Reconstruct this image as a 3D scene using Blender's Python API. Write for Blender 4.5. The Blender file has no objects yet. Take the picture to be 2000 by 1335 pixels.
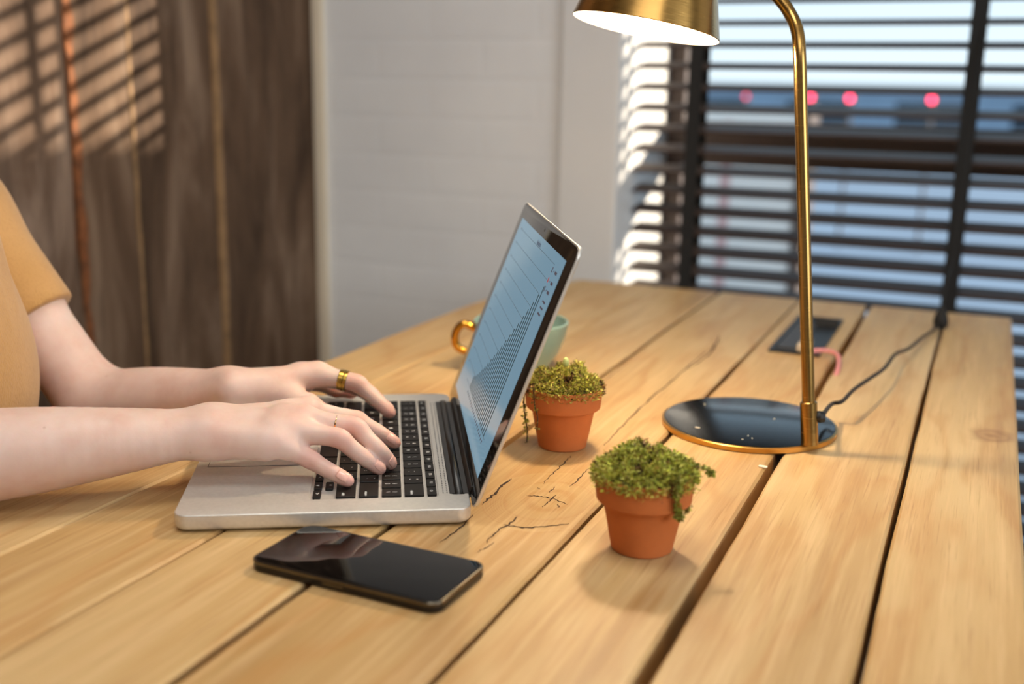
import bpy, bmesh, math, random
import numpy as np
from mathutils import Vector, Matrix, noise

random.seed(7); np.random.seed(7)
S = bpy.context.scene
COL = S.collection
TZ = 0.75                       # height of the table top
R = math.radians

# ------------------------------------------------------------------ camera
F_PX, PITCH, ROLL, YAW, CH = 2139.2, 0.23114, 0.0177, 0.40541, 0.3243
cy, sy, cp, sp = math.cos(YAW), math.sin(YAW), math.cos(PITCH), math.sin(PITCH)
CF = Vector((-sy*cp, cy*cp, -sp)); CR0 = Vector((cy, sy, 0)); CU0 = CR0.cross(CF)
CR = CR0*math.cos(ROLL) + CU0*math.sin(ROLL)
CU = -CR0*math.sin(ROLL) + CU0*math.cos(ROLL)
CC = Vector((0, 0, TZ + CH))
cam = bpy.data.cameras.new('camera'); camo = bpy.data.objects.new('camera', cam); COL.objects.link(camo)
camo.matrix_world = Matrix(((CR.x, CU.x, -CF.x, CC.x), (CR.y, CU.y, -CF.y, CC.y), (CR.z, CU.z, -CF.z, CC.z), (0, 0, 0, 1)))
cam.sensor_width = 36; cam.lens = 36*F_PX/2000; cam.clip_start = 0.02
cam.dof.use_dof = True; cam.dof.focus_distance = 0.90; cam.dof.aperture_fstop = 3.1
S.camera = camo
# ------------------------------------------------------------------ view, world, light
S.view_settings.view_transform = 'Standard'; S.view_settings.look = 'None'
S.view_settings.gamma = 1; S.view_settings.use_curve_mapping = False
S.view_settings.exposure = 0.55

def lin(c):
    return tuple((x/12.92 if x <= .04045 else ((x+.055)/1.055)**2.4) for x in c)
def hexc(h):
    return lin(tuple(int(h[i:i+2], 16)/255 for i in (0, 2, 4)))

w = bpy.data.worlds.new('sky'); S.world = w; w.use_nodes = True
wt = w.node_tree; wt.nodes.clear()
wo = wt.nodes.new('ShaderNodeOutputWorld'); wb = wt.nodes.new('ShaderNodeBackground')
wg = wt.nodes.new('ShaderNodeTexCoord'); wx = wt.nodes.new('ShaderNodeSeparateXYZ'); wr = wt.nodes.new('ShaderNodeValToRGB')
wt.links.new(wg.outputs['Generated'], wx.inputs[0]); wt.links.new(wx.outputs['Z'], wr.inputs[0]); wt.links.new(wr.outputs[0], wb.inputs[0]); wt.links.new(wb.outputs[0], wo.inputs[0])
wr.color_ramp.elements[0].position = 0.0; wr.color_ramp.elements[0].color = (.74, .88, .96, 1)
wr.color_ramp.elements[1].position = 0.25; wr.color_ramp.elements[1].color = (.56, .80, 1.0, 1)
wb.inputs[1].default_value = .85

def light(name, kind, loc, energy, color, **kw):
    l = bpy.data.lights.new(name, kind); l.energy = energy; l.color = color
    o = bpy.data.objects.new(name, l); COL.objects.link(o); o.location = loc
    for k, v in kw.items():
        if k == 'look': o.rotation_euler = (Vector(v) - Vector(loc)).to_track_quat('-Z', 'Y').to_euler()
        else: setattr(l, k, v)
    return o
SUN_DIR = Vector((-.64, -.433, -.182))
so = light('sun', 'SUN', (3, 4, 3), 7.0, (1, .86, .68), angle=R(.45))
so.rotation_euler = SUN_DIR.to_track_quat('-Z', 'Y').to_euler()
# ceiling panels of the room (behind and above the camera)
light('ceiling_light', 'AREA', (0.3, -0.5, 2.62), 17, (1, .97, .94), shape='RECTANGLE', size=1.6, size_y=1.2, look=(0, .3, 0.7))
light('ceiling_light', 'AREA', (-0.35, 0.55, 2.62), 10.5, (1, .96, .90), shape='RECTANGLE', size=.7, size_y=.7, look=(-.35, .55, 0))
# added cool fill from the right side of the room, no window there
light('side_fill_light', 'AREA', (2.3, 0.2, 1.7), 26, (.86, .93, 1.0), shape='RECTANGLE', size=1.6, size_y=1.2, look=(-1.0, 1.8, 1.1))

# ------------------------------------------------------------------ helpers
def at(px, py, z):
    """point of the place at height z above the table top seen at that spot of the photograph"""
    d = CF + CR*((px-1000)/F_PX) - CU*((py-667.5)/F_PX)
    return CC + d*((z+TZ-CC.z)/d.z)
def atY(px, py, Y):
    d = CF + CR*((px-1000)/F_PX) - CU*((py-667.5)/F_PX)
    return CC + d*(Y/d.y)
def atD(px, py, D):
    return CC + (CF + CR*((px-1000)/F_PX) - CU*((py-667.5)/F_PX))*D

def obj(name, mesh, mat=None, parent=None, smooth=False):
    if isinstance(mesh, bmesh.types.BMesh):
        me = bpy.data.meshes.new(name); mesh.normal_update(); mesh.to_mesh(me); mesh.free()
    else: me = mesh
    if mat is not None:
        for m in (mat if isinstance(mat, (list, tuple)) else [mat]): me.materials.append(m)
    if smooth:
        me.polygons.foreach_set('use_smooth', [True]*len(me.polygons))
    o = bpy.data.objects.new(name, me); COL.objects.link(o)
    if parent: o.parent = parent
    return o
def smooth_angle(o, deg=35):
    me = o.data
    me.polygons.foreach_set('use_smooth', [True]*len(me.polygons))
    try: me.set_sharp_from_angle(angle=R(deg))
    except Exception: pass
    return o
def thing(name, label, cat, loc=(0, 0, 0), rotz=0, group=None):
    o = bpy.data.objects.new(name, None); COL.objects.link(o); o.empty_display_size = .05
    o.location = loc; o.rotation_euler = (0, 0, rotz); o['label'] = label; o['category'] = cat
    if group: o['group'] = group
    return o
def tag(o, label, cat, group=None):
    o['label'] = label; o['category'] = cat
    if group: o['group'] = group
    return o
def struct(o):
    o['kind'] = 'structure'; return o

def box_bm(bm, lo, hi, M=None):
    vs = [bm.verts.new(((lo, hi)[i & 1][0], (lo, hi)[(i >> 1) & 1][1], (lo, hi)[(i >> 2) & 1][2])) for i in range(8)]
    for f in ((0, 2, 3, 1), (4, 5, 7, 6), (0, 1, 5, 4), (2, 6, 7, 3), (0, 4, 6, 2), (1, 3, 7, 5)):
        bm.faces.new([vs[i] for i in f])
    if M: bmesh.ops.transform(bm, matrix=M, verts=vs)
    return vs
def box(lo, hi, bev=0, seg=2):
    bm = bmesh.new(); box_bm(bm, lo, hi)
    if bev: bmesh.ops.bevel(bm, geom=bm.edges[:], offset=bev, segments=seg, profile=.5, affect='EDGES')
    return bm
def rrect(x0, y0, x1, y1, r, n=8):
    pts = []
    for cx, cyy, a0 in ((x1-r, y1-r, 0), (x0+r, y1-r, 90), (x0+r, y0+r, 180), (x1-r, y0+r, 270)):
        for i in range(n+1):
            a = R(a0+90*i/n); pts.append((cx+r*math.cos(a), cyy+r*math.sin(a)))
    return pts
def inset_rr(x0, y0, x1, y1, r, d, n=8):
    return rrect(x0+d, y0+d, x1-d, y1-d, max(r-d, .0004), n)
def stack(bm, rings, cap0=True, cap1=True):
    """loops of points joined by quads: rings = list of lists of 3-D points"""
    vv = [[bm.verts.new(p) for p in ring] for ring in rings]
    n = len(vv[0])
    for a, b in zip(vv, vv[1:]):
        for i in range(n):
            bm.faces.new((a[i], a[(i+1) % n], b[(i+1) % n], b[i]))
    if cap0: bm.faces.new(vv[0][::-1])
    if cap1: bm.faces.new(vv[-1])
    return vv
def slab(x0, y0, x1, y1, r, z0, z1, bev=.001, bot=None, n=8):
    """rounded slab with rounded rims"""
    bm = bmesh.new(); rings = []
    bot = bev if bot is None else bot
    K = 4
    for i in range(K+1):
        a = math.pi/2*i/K
    rings = []
    for i in range(K+1):
        a = math.pi/2*i/K       # 0: bottom rim, 90: full width
        rings.append([(x, y, z0+bot*(1-math.cos(a))) for x, y in inset_rr(x0, y0, x1, y1, r, bot*(1-math.sin(a)), n)])
    for i in range(K+1):
        a = math.pi/2*i/K
        rings.append([(x, y, z1-bev*(1-math.sin(a))) for x, y in inset_rr(x0, y0, x1, y1, r, bev*(1-math.cos(a)), n)])
    stack(bm, rings)
    return bm
def lathe(prof, n=48, close=False):
    bm = bmesh.new()
    rings = []
    for r, z in prof:
        if r < 1e-6: rings.append([bm.verts.new((0, 0, z))])
        else: rings.append([bm.verts.new((r*math.cos(2*math.pi*i/n), r*math.sin(2*math.pi*i/n), z)) for i in range(n)])
    pairs = list(zip(rings, rings[1:]))
    if close: pairs.append((rings[-1], rings[0]))
    for a, b in pairs:
        for i in range(n):
            j = (i+1) % n
            if len(a) == 1 and len(b) == 1: continue
            if len(a) == 1: bm.faces.new((a[0], b[j], b[i]))
            elif len(b) == 1: bm.faces.new((a[i], a[j], b[0]))
            else: bm.faces.new((a[i], a[j], b[j], b[i]))
    bmesh.ops.recalc_face_normals(bm, faces=bm.faces[:])
    return bm
def tube(pts, rad, n=12, bm=None, caps=True):
    bm = bm or bmesh.new()
    pts = [Vector(p) for p in pts]
    rad = rad if isinstance(rad, (list, tuple)) else [rad]*len(pts)
    up = Vector((0, 0, 1)); prev = None; rings = []
    for i, p in enumerate(pts):
        t = (pts[min(i+1, len(pts)-1)] - pts[max(i-1, 0)]).normalized()
        if prev is None:
            a = up.cross(t)
            if a.length < .1: a = Vector((1, 0, 0)).cross(t)
        else: a = prev - t*prev.dot(t)
        a.normalize(); b = t.cross(a); prev = a
        rings.append([p + (a*math.cos(2*math.pi*k/n)+b*math.sin(2*math.pi*k/n))*rad[i] for k in range(n)])
    stack(bm, rings, caps, caps)
    return bm
def spline(P, m=8):
    P = [Vector(p) for p in P]; out = []
    for i in range(len(P)-1):
        a, b, c, d = P[max(i-1, 0)], P[i], P[i+1], P[min(i+2, len(P)-1)]
        for k in range(m):
            t = k/m
            out.append(.5*((2*b)+(c-a)*t+(2*a-5*b+4*c-d)*t*t+(3*b-a-3*c+d)*t**3))
    out.append(P[-1]); return out

# ------------------------------------------------------------------ materials
class NT:
    def __init__(s, name):
        s.m = bpy.data.materials.new(name); s.m.use_nodes = True; s.t = s.m.node_tree; s.t.nodes.clear()
        s.out = s.n('ShaderNodeOutputMaterial')
    def n(s, typ, **kw):
        nd = s.t.nodes.new(typ)
        for k, v in kw.items(): setattr(nd, k, v)
        return nd
    def l(s, a, b): s.t.links.new(a, b)
    def ramp(s, fac, stops):
        r = s.n('ShaderNodeValToRGB'); e = r.color_ramp.elements
        while len(e) < len(stops): e.new(.5)
        for x, (p, c) in zip(e, stops):
            x.position = p; x.color = (*c, 1) if len(c) == 3 else c
        s.l(fac, r.inputs[0]); return r.outputs[0]
    def mix(s, a, b, fac, mode='MIX'):
        m = s.n('ShaderNodeMix', data_type='RGBA', blend_type=mode)
        for sock, v in ((m.inputs[0], fac), (m.inputs[6], a), (m.inputs[7], b)):
            if hasattr(v, 'is_linked') or hasattr(v, 'links'): s.l(v, sock)
            elif isinstance(v, (int, float)): sock.default_value = v
            else: sock.default_value = (*v, 1)
        return m.outputs[2]
    def math(s, op, a, b=0.):
        m = s.n('ShaderNodeMath', operation=op)
        for sock, v in ((m.inputs[0], a), (m.inputs[1], b)):
            if isinstance(v, (int, float)): sock.default_value = v
            else: s.l(v, sock)
        return m.outputs[0]
    def coords(s, scale=(1, 1, 1), kind='Object', vec=None):
        mp = s.n('ShaderNodeMapping'); mp.inputs['Scale'].default_value = scale
        s.l(vec if vec is not None else s.n('ShaderNodeTexCoord').outputs[kind], mp.inputs[0]); return mp.outputs[0]
    def noise(s, vec, scale=5, detail=4, rough=.5, dist=0):
        n = s.n('ShaderNodeTexNoise'); n.inputs['Scale'].default_value = scale; n.inputs['Detail'].default_value = detail
        n.inputs['Roughness'].default_value = rough; n.inputs['Distortion'].default_value = dist
        s.l(vec, n.inputs['Vector']); return n.outputs['Fac']
    def bsdf(s, color, rough=.5, metal=0, spec=.5, bump=None, bstr=.1, bdist=.01, **kw):
        p = s.n('ShaderNodeBsdfPrincipled')
        def put(k, v):
            if isinstance(v, (int, float)): p.inputs[k].default_value = v
            elif hasattr(v, 'links') or hasattr(v, 'is_linked'): s.l(v, p.inputs[k])
            else: p.inputs[k].default_value = (*v, 1) if len(v) == 3 and p.inputs[k].type == 'RGBA' else v
        put('Base Color', color); put('Roughness', rough); put('Metallic', metal); put('Specular IOR Level', spec)
        for k, v in kw.items(): put(k.replace('_', ' '), v)
        if bump is not None:
            b = s.n('ShaderNodeBump'); b.inputs['Strength'].default_value = bstr; b.inputs['Distance'].default_value = bdist
            s.l(bump, b.inputs['Height']); s.l(b.outputs[0], p.inputs['Normal'])
        s.l(p.outputs[0], s.out.inputs[0]); return p
def simple(name, color, rough=.5, metal=0, spec=.5, nscale=None, namp=.1, bstr=0, **kw):
    t = NT(name)
    c = color
    bump = None
    if nscale:
        f = t.noise(t.coords(), nscale, 5, .6)
        c = t.ramp(f, [(.3, tuple(x*(1-namp) for x in color)), (.7, tuple(min(1, x*(1+namp)) for x in color))])
        if bstr: bump = f
    t.bsdf(c, rough, metal, spec, bump, bstr, .002, **kw)
    return t.m

def oak_material():
    t = NT('oak_wood')
    tc = t.n('ShaderNodeTexCoord').outputs['Object']
    at_ = t.n('ShaderNodeAttribute'); at_.attribute_name = 'plank'
    # every plank samples a different spot of the grain
    off = t.n('ShaderNodeCombineXYZ'); t.l(t.math('MULTIPLY', at_.outputs['Fac'], 7.3), off.inputs[0]); t.l(t.math('MULTIPLY', at_.outputs['Fac'], 13.7), off.inputs[1]); t.l(t.math('MULTIPLY', at_.outputs['Fac'], 3.1), off.inputs[2])
    add = t.n('ShaderNodeVectorMath', operation='ADD'); t.l(tc, add.inputs[0]); t.l(off.outputs[0], add.inputs[1]); v = add.outputs[0]
    # knot: rings around one spot of the table
    kx = t.n('ShaderNodeVectorMath', operation='SUBTRACT'); t.l(tc, kx.inputs[0]); kx.inputs[1].default_value = (*KNOT, 0)
    ksc = t.n('ShaderNodeVectorMath', operation='MULTIPLY'); t.l(kx.outputs[0], ksc.inputs[0]); ksc.inputs[1].default_value = (1, .8, 0)
    kl = t.n('ShaderNodeVectorMath', operation='LENGTH'); t.l(ksc.outputs[0], kl.inputs[0]); kd = kl.outputs['Value']
    warp = t.noise(t.coords((3.5, .9, 3), vec=v), 3.0, 3, .5)
    # growth rings (cathedral figure): distorted bands running along the plank
    sx = t.n('ShaderNodeSeparateXYZ'); t.l(v, sx.inputs[0])
    bands = t.math('ADD', t.math('MULTIPLY', sx.outputs[0], 70.), t.math('MULTIPLY', warp, 30.))
    kn = t.noise(t.coords((1, 1, 1), vec=tc), 30, 3, .5)
    kb = t.math('ADD', t.math('MULTIPLY', kd, 330.), t.math('MULTIPLY', kn, 5.))
    kmask = t.ramp(kd, [(.0, (1, 1, 1)), (.036, (1, 1, 1)), (.052, (0, 0, 0))])
    mb = t.mix(bands, kb, kmask)
    frac = t.math('SINE', mb)
    ring = t.math('MULTIPLY', t.math('ADD', frac, 1.), .5)
    fine = t.noise(t.coords((170, 5, 5), vec=v), 1.0, 4, .65)
    pores = t.noise(t.coords((520, 14, 14), vec=v), 1.0, 2, .6)
    broad = t.noise(t.coords((6, 1.3, 3), vec=v), 1.0, 4, .55)
    base = t.ramp(broad, [(.3, hexc('ae8b58')), (.5, hexc('bf9c67')), (.72, hexc('cdaf7e'))])
    c1 = t.mix(base, hexc('b07f46'), t.math('MULTIPLY', t.math('POWER', ring, 3.), .46))
    c2 = t.mix(c1, hexc('e3c394'), t.math('MULTIPLY', t.ramp(fine, [(.45, (0, 0, 0)), (.75, (1, 1, 1))]), .5))
    c3 = t.mix(c2, hexc('8f6234'), t.math('MULTIPLY', t.ramp(pores, [(.58, (0, 0, 0)), (.75, (1, 1, 1))]), .38))
    # shade of the single plank, brown streaks and one small knot near the right edge
    tint = t.ramp(at_.outputs['Fac'], [(.0, (.95, .93, .90)), (.5, (1, 1, 1)), (1., (1.04, 1.03, 1.0))])
    c4 = t.mix(c3, tint, 1., 'MULTIPLY')
    streak = t.noise(t.coords((16, 1.0, 3), vec=v), 1.0, 5, .6, .6)
    c5 = t.mix(c4, hexc('8a5c30'), t.math('MULTIPLY', t.ramp(streak, [(.56, (0, 0, 0)), (.76, (1, 1, 1))]), .62))
    k2 = t.n('ShaderNodeVectorMath', operation='SUBTRACT'); t.l(tc, k2.inputs[0]); k2.inputs[1].default_value = (*KNOT2, 0)
    k2s = t.n('ShaderNodeVectorMath', operation='MULTIPLY'); t.l(k2.outputs[0], k2s.inputs[0]); k2s.inputs[1].default_value = (1, .8, 0)
    k2l = t.n('ShaderNodeVectorMath', operation='LENGTH'); t.l(k2s.outputs[0], k2l.inputs[0])
    k2n = t.math('ADD', k2l.outputs['Value'], t.math('MULTIPLY', t.math('SUBTRACT', kn, .5), .03))
    c6 = t.mix(c5, hexc('7a4a24'), t.math('MULTIPLY', t.ramp(k2n, [(.0, (1, 1, 1)), (.006, (.3, .3, .3)), (.011, (.9, .9, .9)), (.022, (0, 0, 0))]), .55))
    h = t.math('ADD', t.math('MULTIPLY', pores, .6), t.math('MULTIPLY', fine, .5))
    rr = t.ramp(fine, [(.3, (.42,)*3), (.8, (.58,)*3)])
    t.bsdf(c6, rr, 0, .35, h, .22, .0012)
    return t.m
KNOT = tuple(at(1072, 976, 0))[:2]
KNOT2 = tuple(at(1935, 850, 0))[:2]
M = {}
M['oak'] = oak_material()
M['gap'] = simple('dark_crack', hexc('3a2413'), .9)

def old_wood():
    t = NT('weathered_brown_wood')
    tc = t.n('ShaderNodeTexCoord').outputs['Object']
    a = t.n('ShaderNodeAttribute'); a.attribute_name = 'plank'
    off = t.n('ShaderNodeCombineXYZ')
    for i, k in enumerate((5.1, 9.7, 2.3)): t.l(t.math('MULTIPLY', a.outputs['Fac'], k), off.inputs[i])
    add = t.n('ShaderNodeVectorMath', operation='ADD'); t.l(tc, add.inputs[0]); t.l(off.outputs[0], add.inputs[1]); v = add.outputs[0]
    g = t.noise(t.coords((40, 40, 3), vec=v), 1, 5, .6, .4)
    b = t.noise(t.coords((9, 9, 2.2), vec=v), 1, 5, .6, .8)
    f = t.noise(t.coords((160, 160, 22), vec=v), 1, 4, .7)
    base = t.ramp(b, [(.32, hexc('3f2f22')), (.5, hexc('5e4a3a')), (.68, hexc('857160'))])
    c = t.mix(base, hexc('34251a'), t.math('MULTIPLY', t.ramp(g, [(.5, (0, 0, 0)), (.7, (1, 1, 1))]), .6))
    c = t.mix(c, hexc('8d7a6b'), t.math('MULTIPLY', t.ramp(f, [(.55, (0, 0, 0)), (.8, (1, 1, 1))]), .25))
    tint = t.ramp(a.outputs['Fac'], [(.0, (1.12, 1.12, 1.16)), (.5, (1, .96, .9)), (1., (.95, .9, .84))])
    c = t.mix(c, tint, 1., 'MULTIPLY')
    t.bsdf(c, .75, 0, .25, t.math('ADD', g, f), .35, .003)
    return t.m
M['oldwood'] = old_wood()
M['bark'] = simple('reddish_waney_edge', hexc('74431f'), .8, nscale=60, namp=.45, bstr=.4)
M['battens'] = simple('pale_batten', hexc('8b6c49'), .7, nscale=40, namp=.25)
def white_brick():
    t = NT('white_painted_brick')
    tc = t.n('ShaderNodeTexCoord').outputs['Object']
    cx = t.n('ShaderNodeCombineXYZ'); sx = t.n('ShaderNodeSeparateXYZ'); t.l(tc, sx.inputs[0]); t.l(sx.outputs[0], cx.inputs[0]); t.l(sx.outputs[2], cx.inputs[1])
    nz = t.noise(tc, 7, 3, .5); n2 = t.noise(tc, 3, 4, .6)
    br = t.n('ShaderNodeTexBrick'); t.l(cx.outputs[0], br.inputs['Vector']); br.inputs['Scale'].default_value = 1
    br.inputs['Brick Width'].default_value = .22; br.inputs['Row Height'].default_value = .072; br.inputs['Mortar Size'].default_value = .006; br.inputs['Mortar Smooth'].default_value = .8
    h = t.math('ADD', t.math('MULTIPLY', br.outputs['Fac'], -.5), t.math('MULTIPLY', nz, 1.2))
    c = t.ramp(n2, [(.3, hexc('dadada')), (.7, hexc('e4e4e3'))])
    t.bsdf(c, .6, 0, .3, h, .26, .006)
    return t.m
M['brick'] = white_brick()
M['white'] = simple('white_paint', hexc('d9d8d6'), .55, nscale=4, namp=.02)
M['cream'] = simple('cream_paint', hexc('dccfb8'), .6, nscale=5, namp=.03)
M['plaster'] = simple('plaster', hexc('cfcac2'), .8, nscale=6, namp=.03)
M['floor'] = simple('grey_floor', hexc('6b625a'), .6, nscale=8, namp=.1)
M['frame'] = simple('dark_brown_frame', hexc('4a3a33'), .5, nscale=20, namp=.1)
M['slat'] = simple('dark_brown_slat', hexc('40322b'), .55, spec=.22, nscale=25, namp=.12)
M['tape'] = simple('black_tape', hexc('141210'), .8)
M['asphalt'] = simple('asphalt', hexc('72859a'), .8, nscale=1.2, namp=.1)
M['far_wall'] = simple('far_facade', hexc('8fa0b2'), .8, nscale=2, namp=.1)
M['van'] = simple('white_enamel', hexc('dcd8d4'), .35, nscale=2, namp=.02)
M['stripe'] = simple('pale_red_stripe', hexc('c29a98'), .5)
M['rubber'] = simple('dark_rubber', hexc('1d1d1f'), .7)
M['darkglass'] = simple('dark_car_glass', hexc('2c3640'), .12)
def emis(name, col, st):
    t = NT(name); e = t.n('ShaderNodeEmission'); e.inputs[0].default_value = (*col, 1); e.inputs[1].default_value = st
    t.l(e.outputs[0], t.out.inputs[0]); return t.m
M['redlamp'] = emis('red_signal_lamp', (1, .05, .12), 7)
M['dimred'] = emis('dim_red_lamp', (1, .10, .2), 2.2)
M['bulb'] = emis('bulb_glow', (1, .82, .55), 25)
def pane():
    t = NT('window_glass'); tr = t.n('ShaderNodeBsdfTransparent'); gl = t.n('ShaderNodeBsdfGlossy'); gl.inputs['Roughness'].default_value = .02
    mx = t.n('ShaderNodeMixShader'); lw = t.n('ShaderNodeLayerWeight'); lw.inputs[0].default_value = .5
    t.l(t.math('ADD', t.math('MULTIPLY', t.math('POWER', lw.outputs['Facing'], 5.), .6), .0), mx.inputs[0]); t.l(tr.outputs[0], mx.inputs[1]); t.l(gl.outputs[0], mx.inputs[2]); t.l(mx.outputs[0], t.out.inputs[0]); return t.m
M['pane'] = pane()
def brushed(name, col, rough=.3, sc=(4, 4, 300), metal=1):
    t = NT(name); f = t.noise(t.coords(sc), 1, 3, .6)
    c = t.ramp(f, [(.3, tuple(x*.88 for x in col)), (.7, col)])
    t.bsdf(c, t.ramp(f, [(.3, (rough*.85,)*3), (.7, (rough*1.15,)*3)]), metal, .5, f, .04, .0005)
    return t.m
M['brass'] = brushed('brushed_brass', hexc('b08a4e'), .24, (60, 60, 900))
M['brass_rim'] = simple('brass_rim', hexc('c79a52'), .3, 1)
M['lampwhite'] = simple('white_lamp_lining', hexc('f4ead2'), .5)
M['blackbase'] = simple('black_gloss_plate', hexc('0d0e10'), .16, nscale=200, namp=.3, bstr=.03)
M['alu'] = brushed('silver_aluminium', hexc('dedad2'), .40, (300, 300, 300), .6)
M['key'] = simple('black_key', hexc('0e0a08'), .5, spec=.3)
M['legend'] = simple('white_legend', hexc('f2f2ee'), .6)
M['blackglass'] = simple('black_glass', hexc('0c0907'), .06)
M['hinge'] = simple('black_hinge', hexc('141210'), .35)
M['slot'] = simple('dark_slot', hexc('5d5b57'), .5)
M['phone_glass'] = simple('phone_glass', hexc('060505'), .05, spec=.32)
M['phone_rim'] = simple('dark_phone_rim', hexc('6e675a'), .25, 1)
M['terracotta'] = simple('terracotta', hexc('bf6c38'), .75, nscale=30, namp=.10, bstr=.08, spec=.25)
M['soil'] = simple('dark_soil', hexc('2d1c10'), .95, nscale=90, namp=.5, bstr=.8)
M['teal'] = simple('teal_glaze', hexc('7f9a8e'), .3, nscale=30, namp=.08)
M['gold'] = simple('gold_glaze', hexc('d59a3c'), .18, 1)
M['goldring'] = simple('gold_ring', hexc('c9a24e'), .22, 1)
M['rosegold'] = simple('thin_gold_ring', hexc('d9a873'), .2, 1)
M['black_plastic'] = simple('black_plastic', hexc('1b1917'), .45)
M['beige'] = simple('beige_plug', hexc('b9aa92'), .5)
M['pink'] = simple('pink_cable', hexc('d98a86'), .6)
M['cord'] = simple('dark_fabric_cord', hexc('2a2420'), .85, nscale=900, namp=.4, bstr=.3)
M['chip'] = simple('pale_wood_chip', hexc('e8d8ba'), .7)
def vcol(name, rough=.7, sss=0, trans=0):
    t = NT(name); a = t.n('ShaderNodeAttribute'); a.attribute_name = 'tone'
    p = t.bsdf(a.outputs['Color'], rough, 0, .3)
    if trans:
        p.inputs['Subsurface Weight'].default_value = .0
    return t.m
M['moss'] = vcol('moss_leaf', .65)

# ------------------------------------------------------------------ room shell
XW, YB, YW = -1.25, 1.89, 2.20          # wooden wall, white wall, window frame
XR = -.61                               # left reveal of the window
def wall_boards():
    """old vertical boards of the left wall, each with its own depth and ragged edges"""
    bm = bmesh.new(); lay = bm.faces.layers.float.new('plank')
    ys = [-1.6, -1.25, -.9, -.6, -.3, 0.02, .32, .62, .93, Yp(106), Yp(248), Yp(418), YB]
    rnd = random.Random(3)
    for i, (a, b) in enumerate(zip(ys, ys[1:])):
        d = (.012, .0, .006)[i % 3]
        if i == 8: d = .030
        if i == 9: d = .012
        if i == 10: d = .004
        if i == 11: d = .008
        t = rnd.random()
        if i == 8: t = 0.05
        if i == 9: t = .75
        if i == 10: t = .4
        if i == 11: t = .95
        g = .004
        ga_ = .014 if i == 9 else g
        n = 60; z0, z1 = 0., 2.65
        ea = [noise.noise((i*3.3, 0, k*.35))*.004 + noise.noise((i*3.3, 5, k*1.5))*.0015 for k in range(n+1)]
        eb = [noise.noise((i*3.3, 9, k*.35))*.004 + noise.noise((i*3.3, 14, k*1.5))*.0015 for k in range(n+1)]
        rows = []
        for k in range(n+1):
            z = z0+(z1-z0)*k/n; x = XW+d
            rows.append([bm.verts.new((XW-.03, a+ga_+ea[k], z)), bm.verts.new((x-.003, a+ga_+ea[k], z)), bm.verts.new((x, a+ga_+.004+ea[k], z)),
                         bm.verts.new((x, b-g-.004+eb[k], z)), bm.verts.new((x-.003, b-g+eb[k], z)), bm.verts.new((XW-.03, b-g+eb[k], z))])
        for r0, r1 in zip(rows, rows[1:]):
            for q in range(5):
                f = bm.faces.new((r0[q], r0[q+1], r1[q+1], r1[q])); f[lay] = t
    box_bm(bm, (XW-.08, -1.6, 0), (XW-.028, YB, 2.65))
    bmesh.ops.recalc_face_normals(bm, faces=bm.faces[:])
    return bm
def Yp(px, py=200):
    d = CF + CR*((px-1000)/F_PX) - CU*((py-667.5)/F_PX)
    return d.y*XW/d.x
wl = struct(obj('wall_left', wall_boards(), M['oldwood']))
# waney reddish edge of the second visible board and pale battens in the joints
def waney(px, wdt, mat, dx, amp, nm):
    bm = bmesh.new(); y = Yp(px); n = 90; rows = []
    for k in range(n+1):
        z = 2.65*k/n
        e = noise.noise((px, 2, k*.5))*amp + noise.noise((px, 7, k*1.7))*amp*.5
        e2 = noise.noise((px, 12, k*.4))*amp*.5
        rows.append([bm.verts.new((XW-.02, y+e2-.004, z)), bm.verts.new((XW+dx, y+.004+e2, z)), bm.verts.new((XW+dx, y+wdt+e, z)), bm.verts.new((XW-.02, y+wdt+e+.004, z))])
    for r0, r1 in zip(rows, rows[1:]):
        for q in range(3): bm.faces.new((r0[q], r0[q+1], r1[q+1], r1[q]))
    bmesh.ops.recalc_face_normals(bm, faces=bm.faces[:])
    return obj(nm, bm, mat, wl)
waney(119, .017, M['bark'], .014, .009, 'waney_edge')
waney(245, .010, M['battens'], .0075, .003, 'joint_batten')
waney(410, .016, M['battens'], .010, .002, 'joint_batten')

struct(obj('wall_back', box((XW-.08, YB, 0), (-.725, YB+.30, 2.65)), M['brick']))
struct(obj('trim_1', box((XW+.002, YB-.012, 0), (XW+.030, YB, 2.65), .003), M['cream']))          # cream strip in the corner
bm = box((-.722, YB-.012, 0), (XR, YB+.39, 2.65), .004)
struct(obj('trim_2', bm, M['white']))                                                              # white pier beside the window
WX1 = .62                                # right end of the window
struct(obj('wall_right', box((3.0, -2.2, 0), (3.08, YB+.8, 2.65)), M['plaster']))
struct(obj('wall_window', box((WX1, YB+.1, 0), (3.0, YB+.39, 2.65)), M['plaster']))
struct(obj('wall_rear', box((XW-.08, -2.28, 0), (3.08, -2.2, 2.65)), M['plaster']))
struct(obj('wall_side', box((XW-.08, -2.2, 0), (XW, -1.602, 2.65)), M['plaster']))
struct(obj('floor', box((XW-.08, -2.28, -.06), (3.08, YB+.39, 0)), M['floor']))
struct(obj('ceiling', box((XW-.08, -2.28, 2.65), (3.08, YB+.39, 2.71)), M['plaster']))
struct(obj('trim_3', box((XR, YB+.1, 2.45), (WX1, YB+.39, 2.65)), M['white']))                     # lintel over the window
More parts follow.
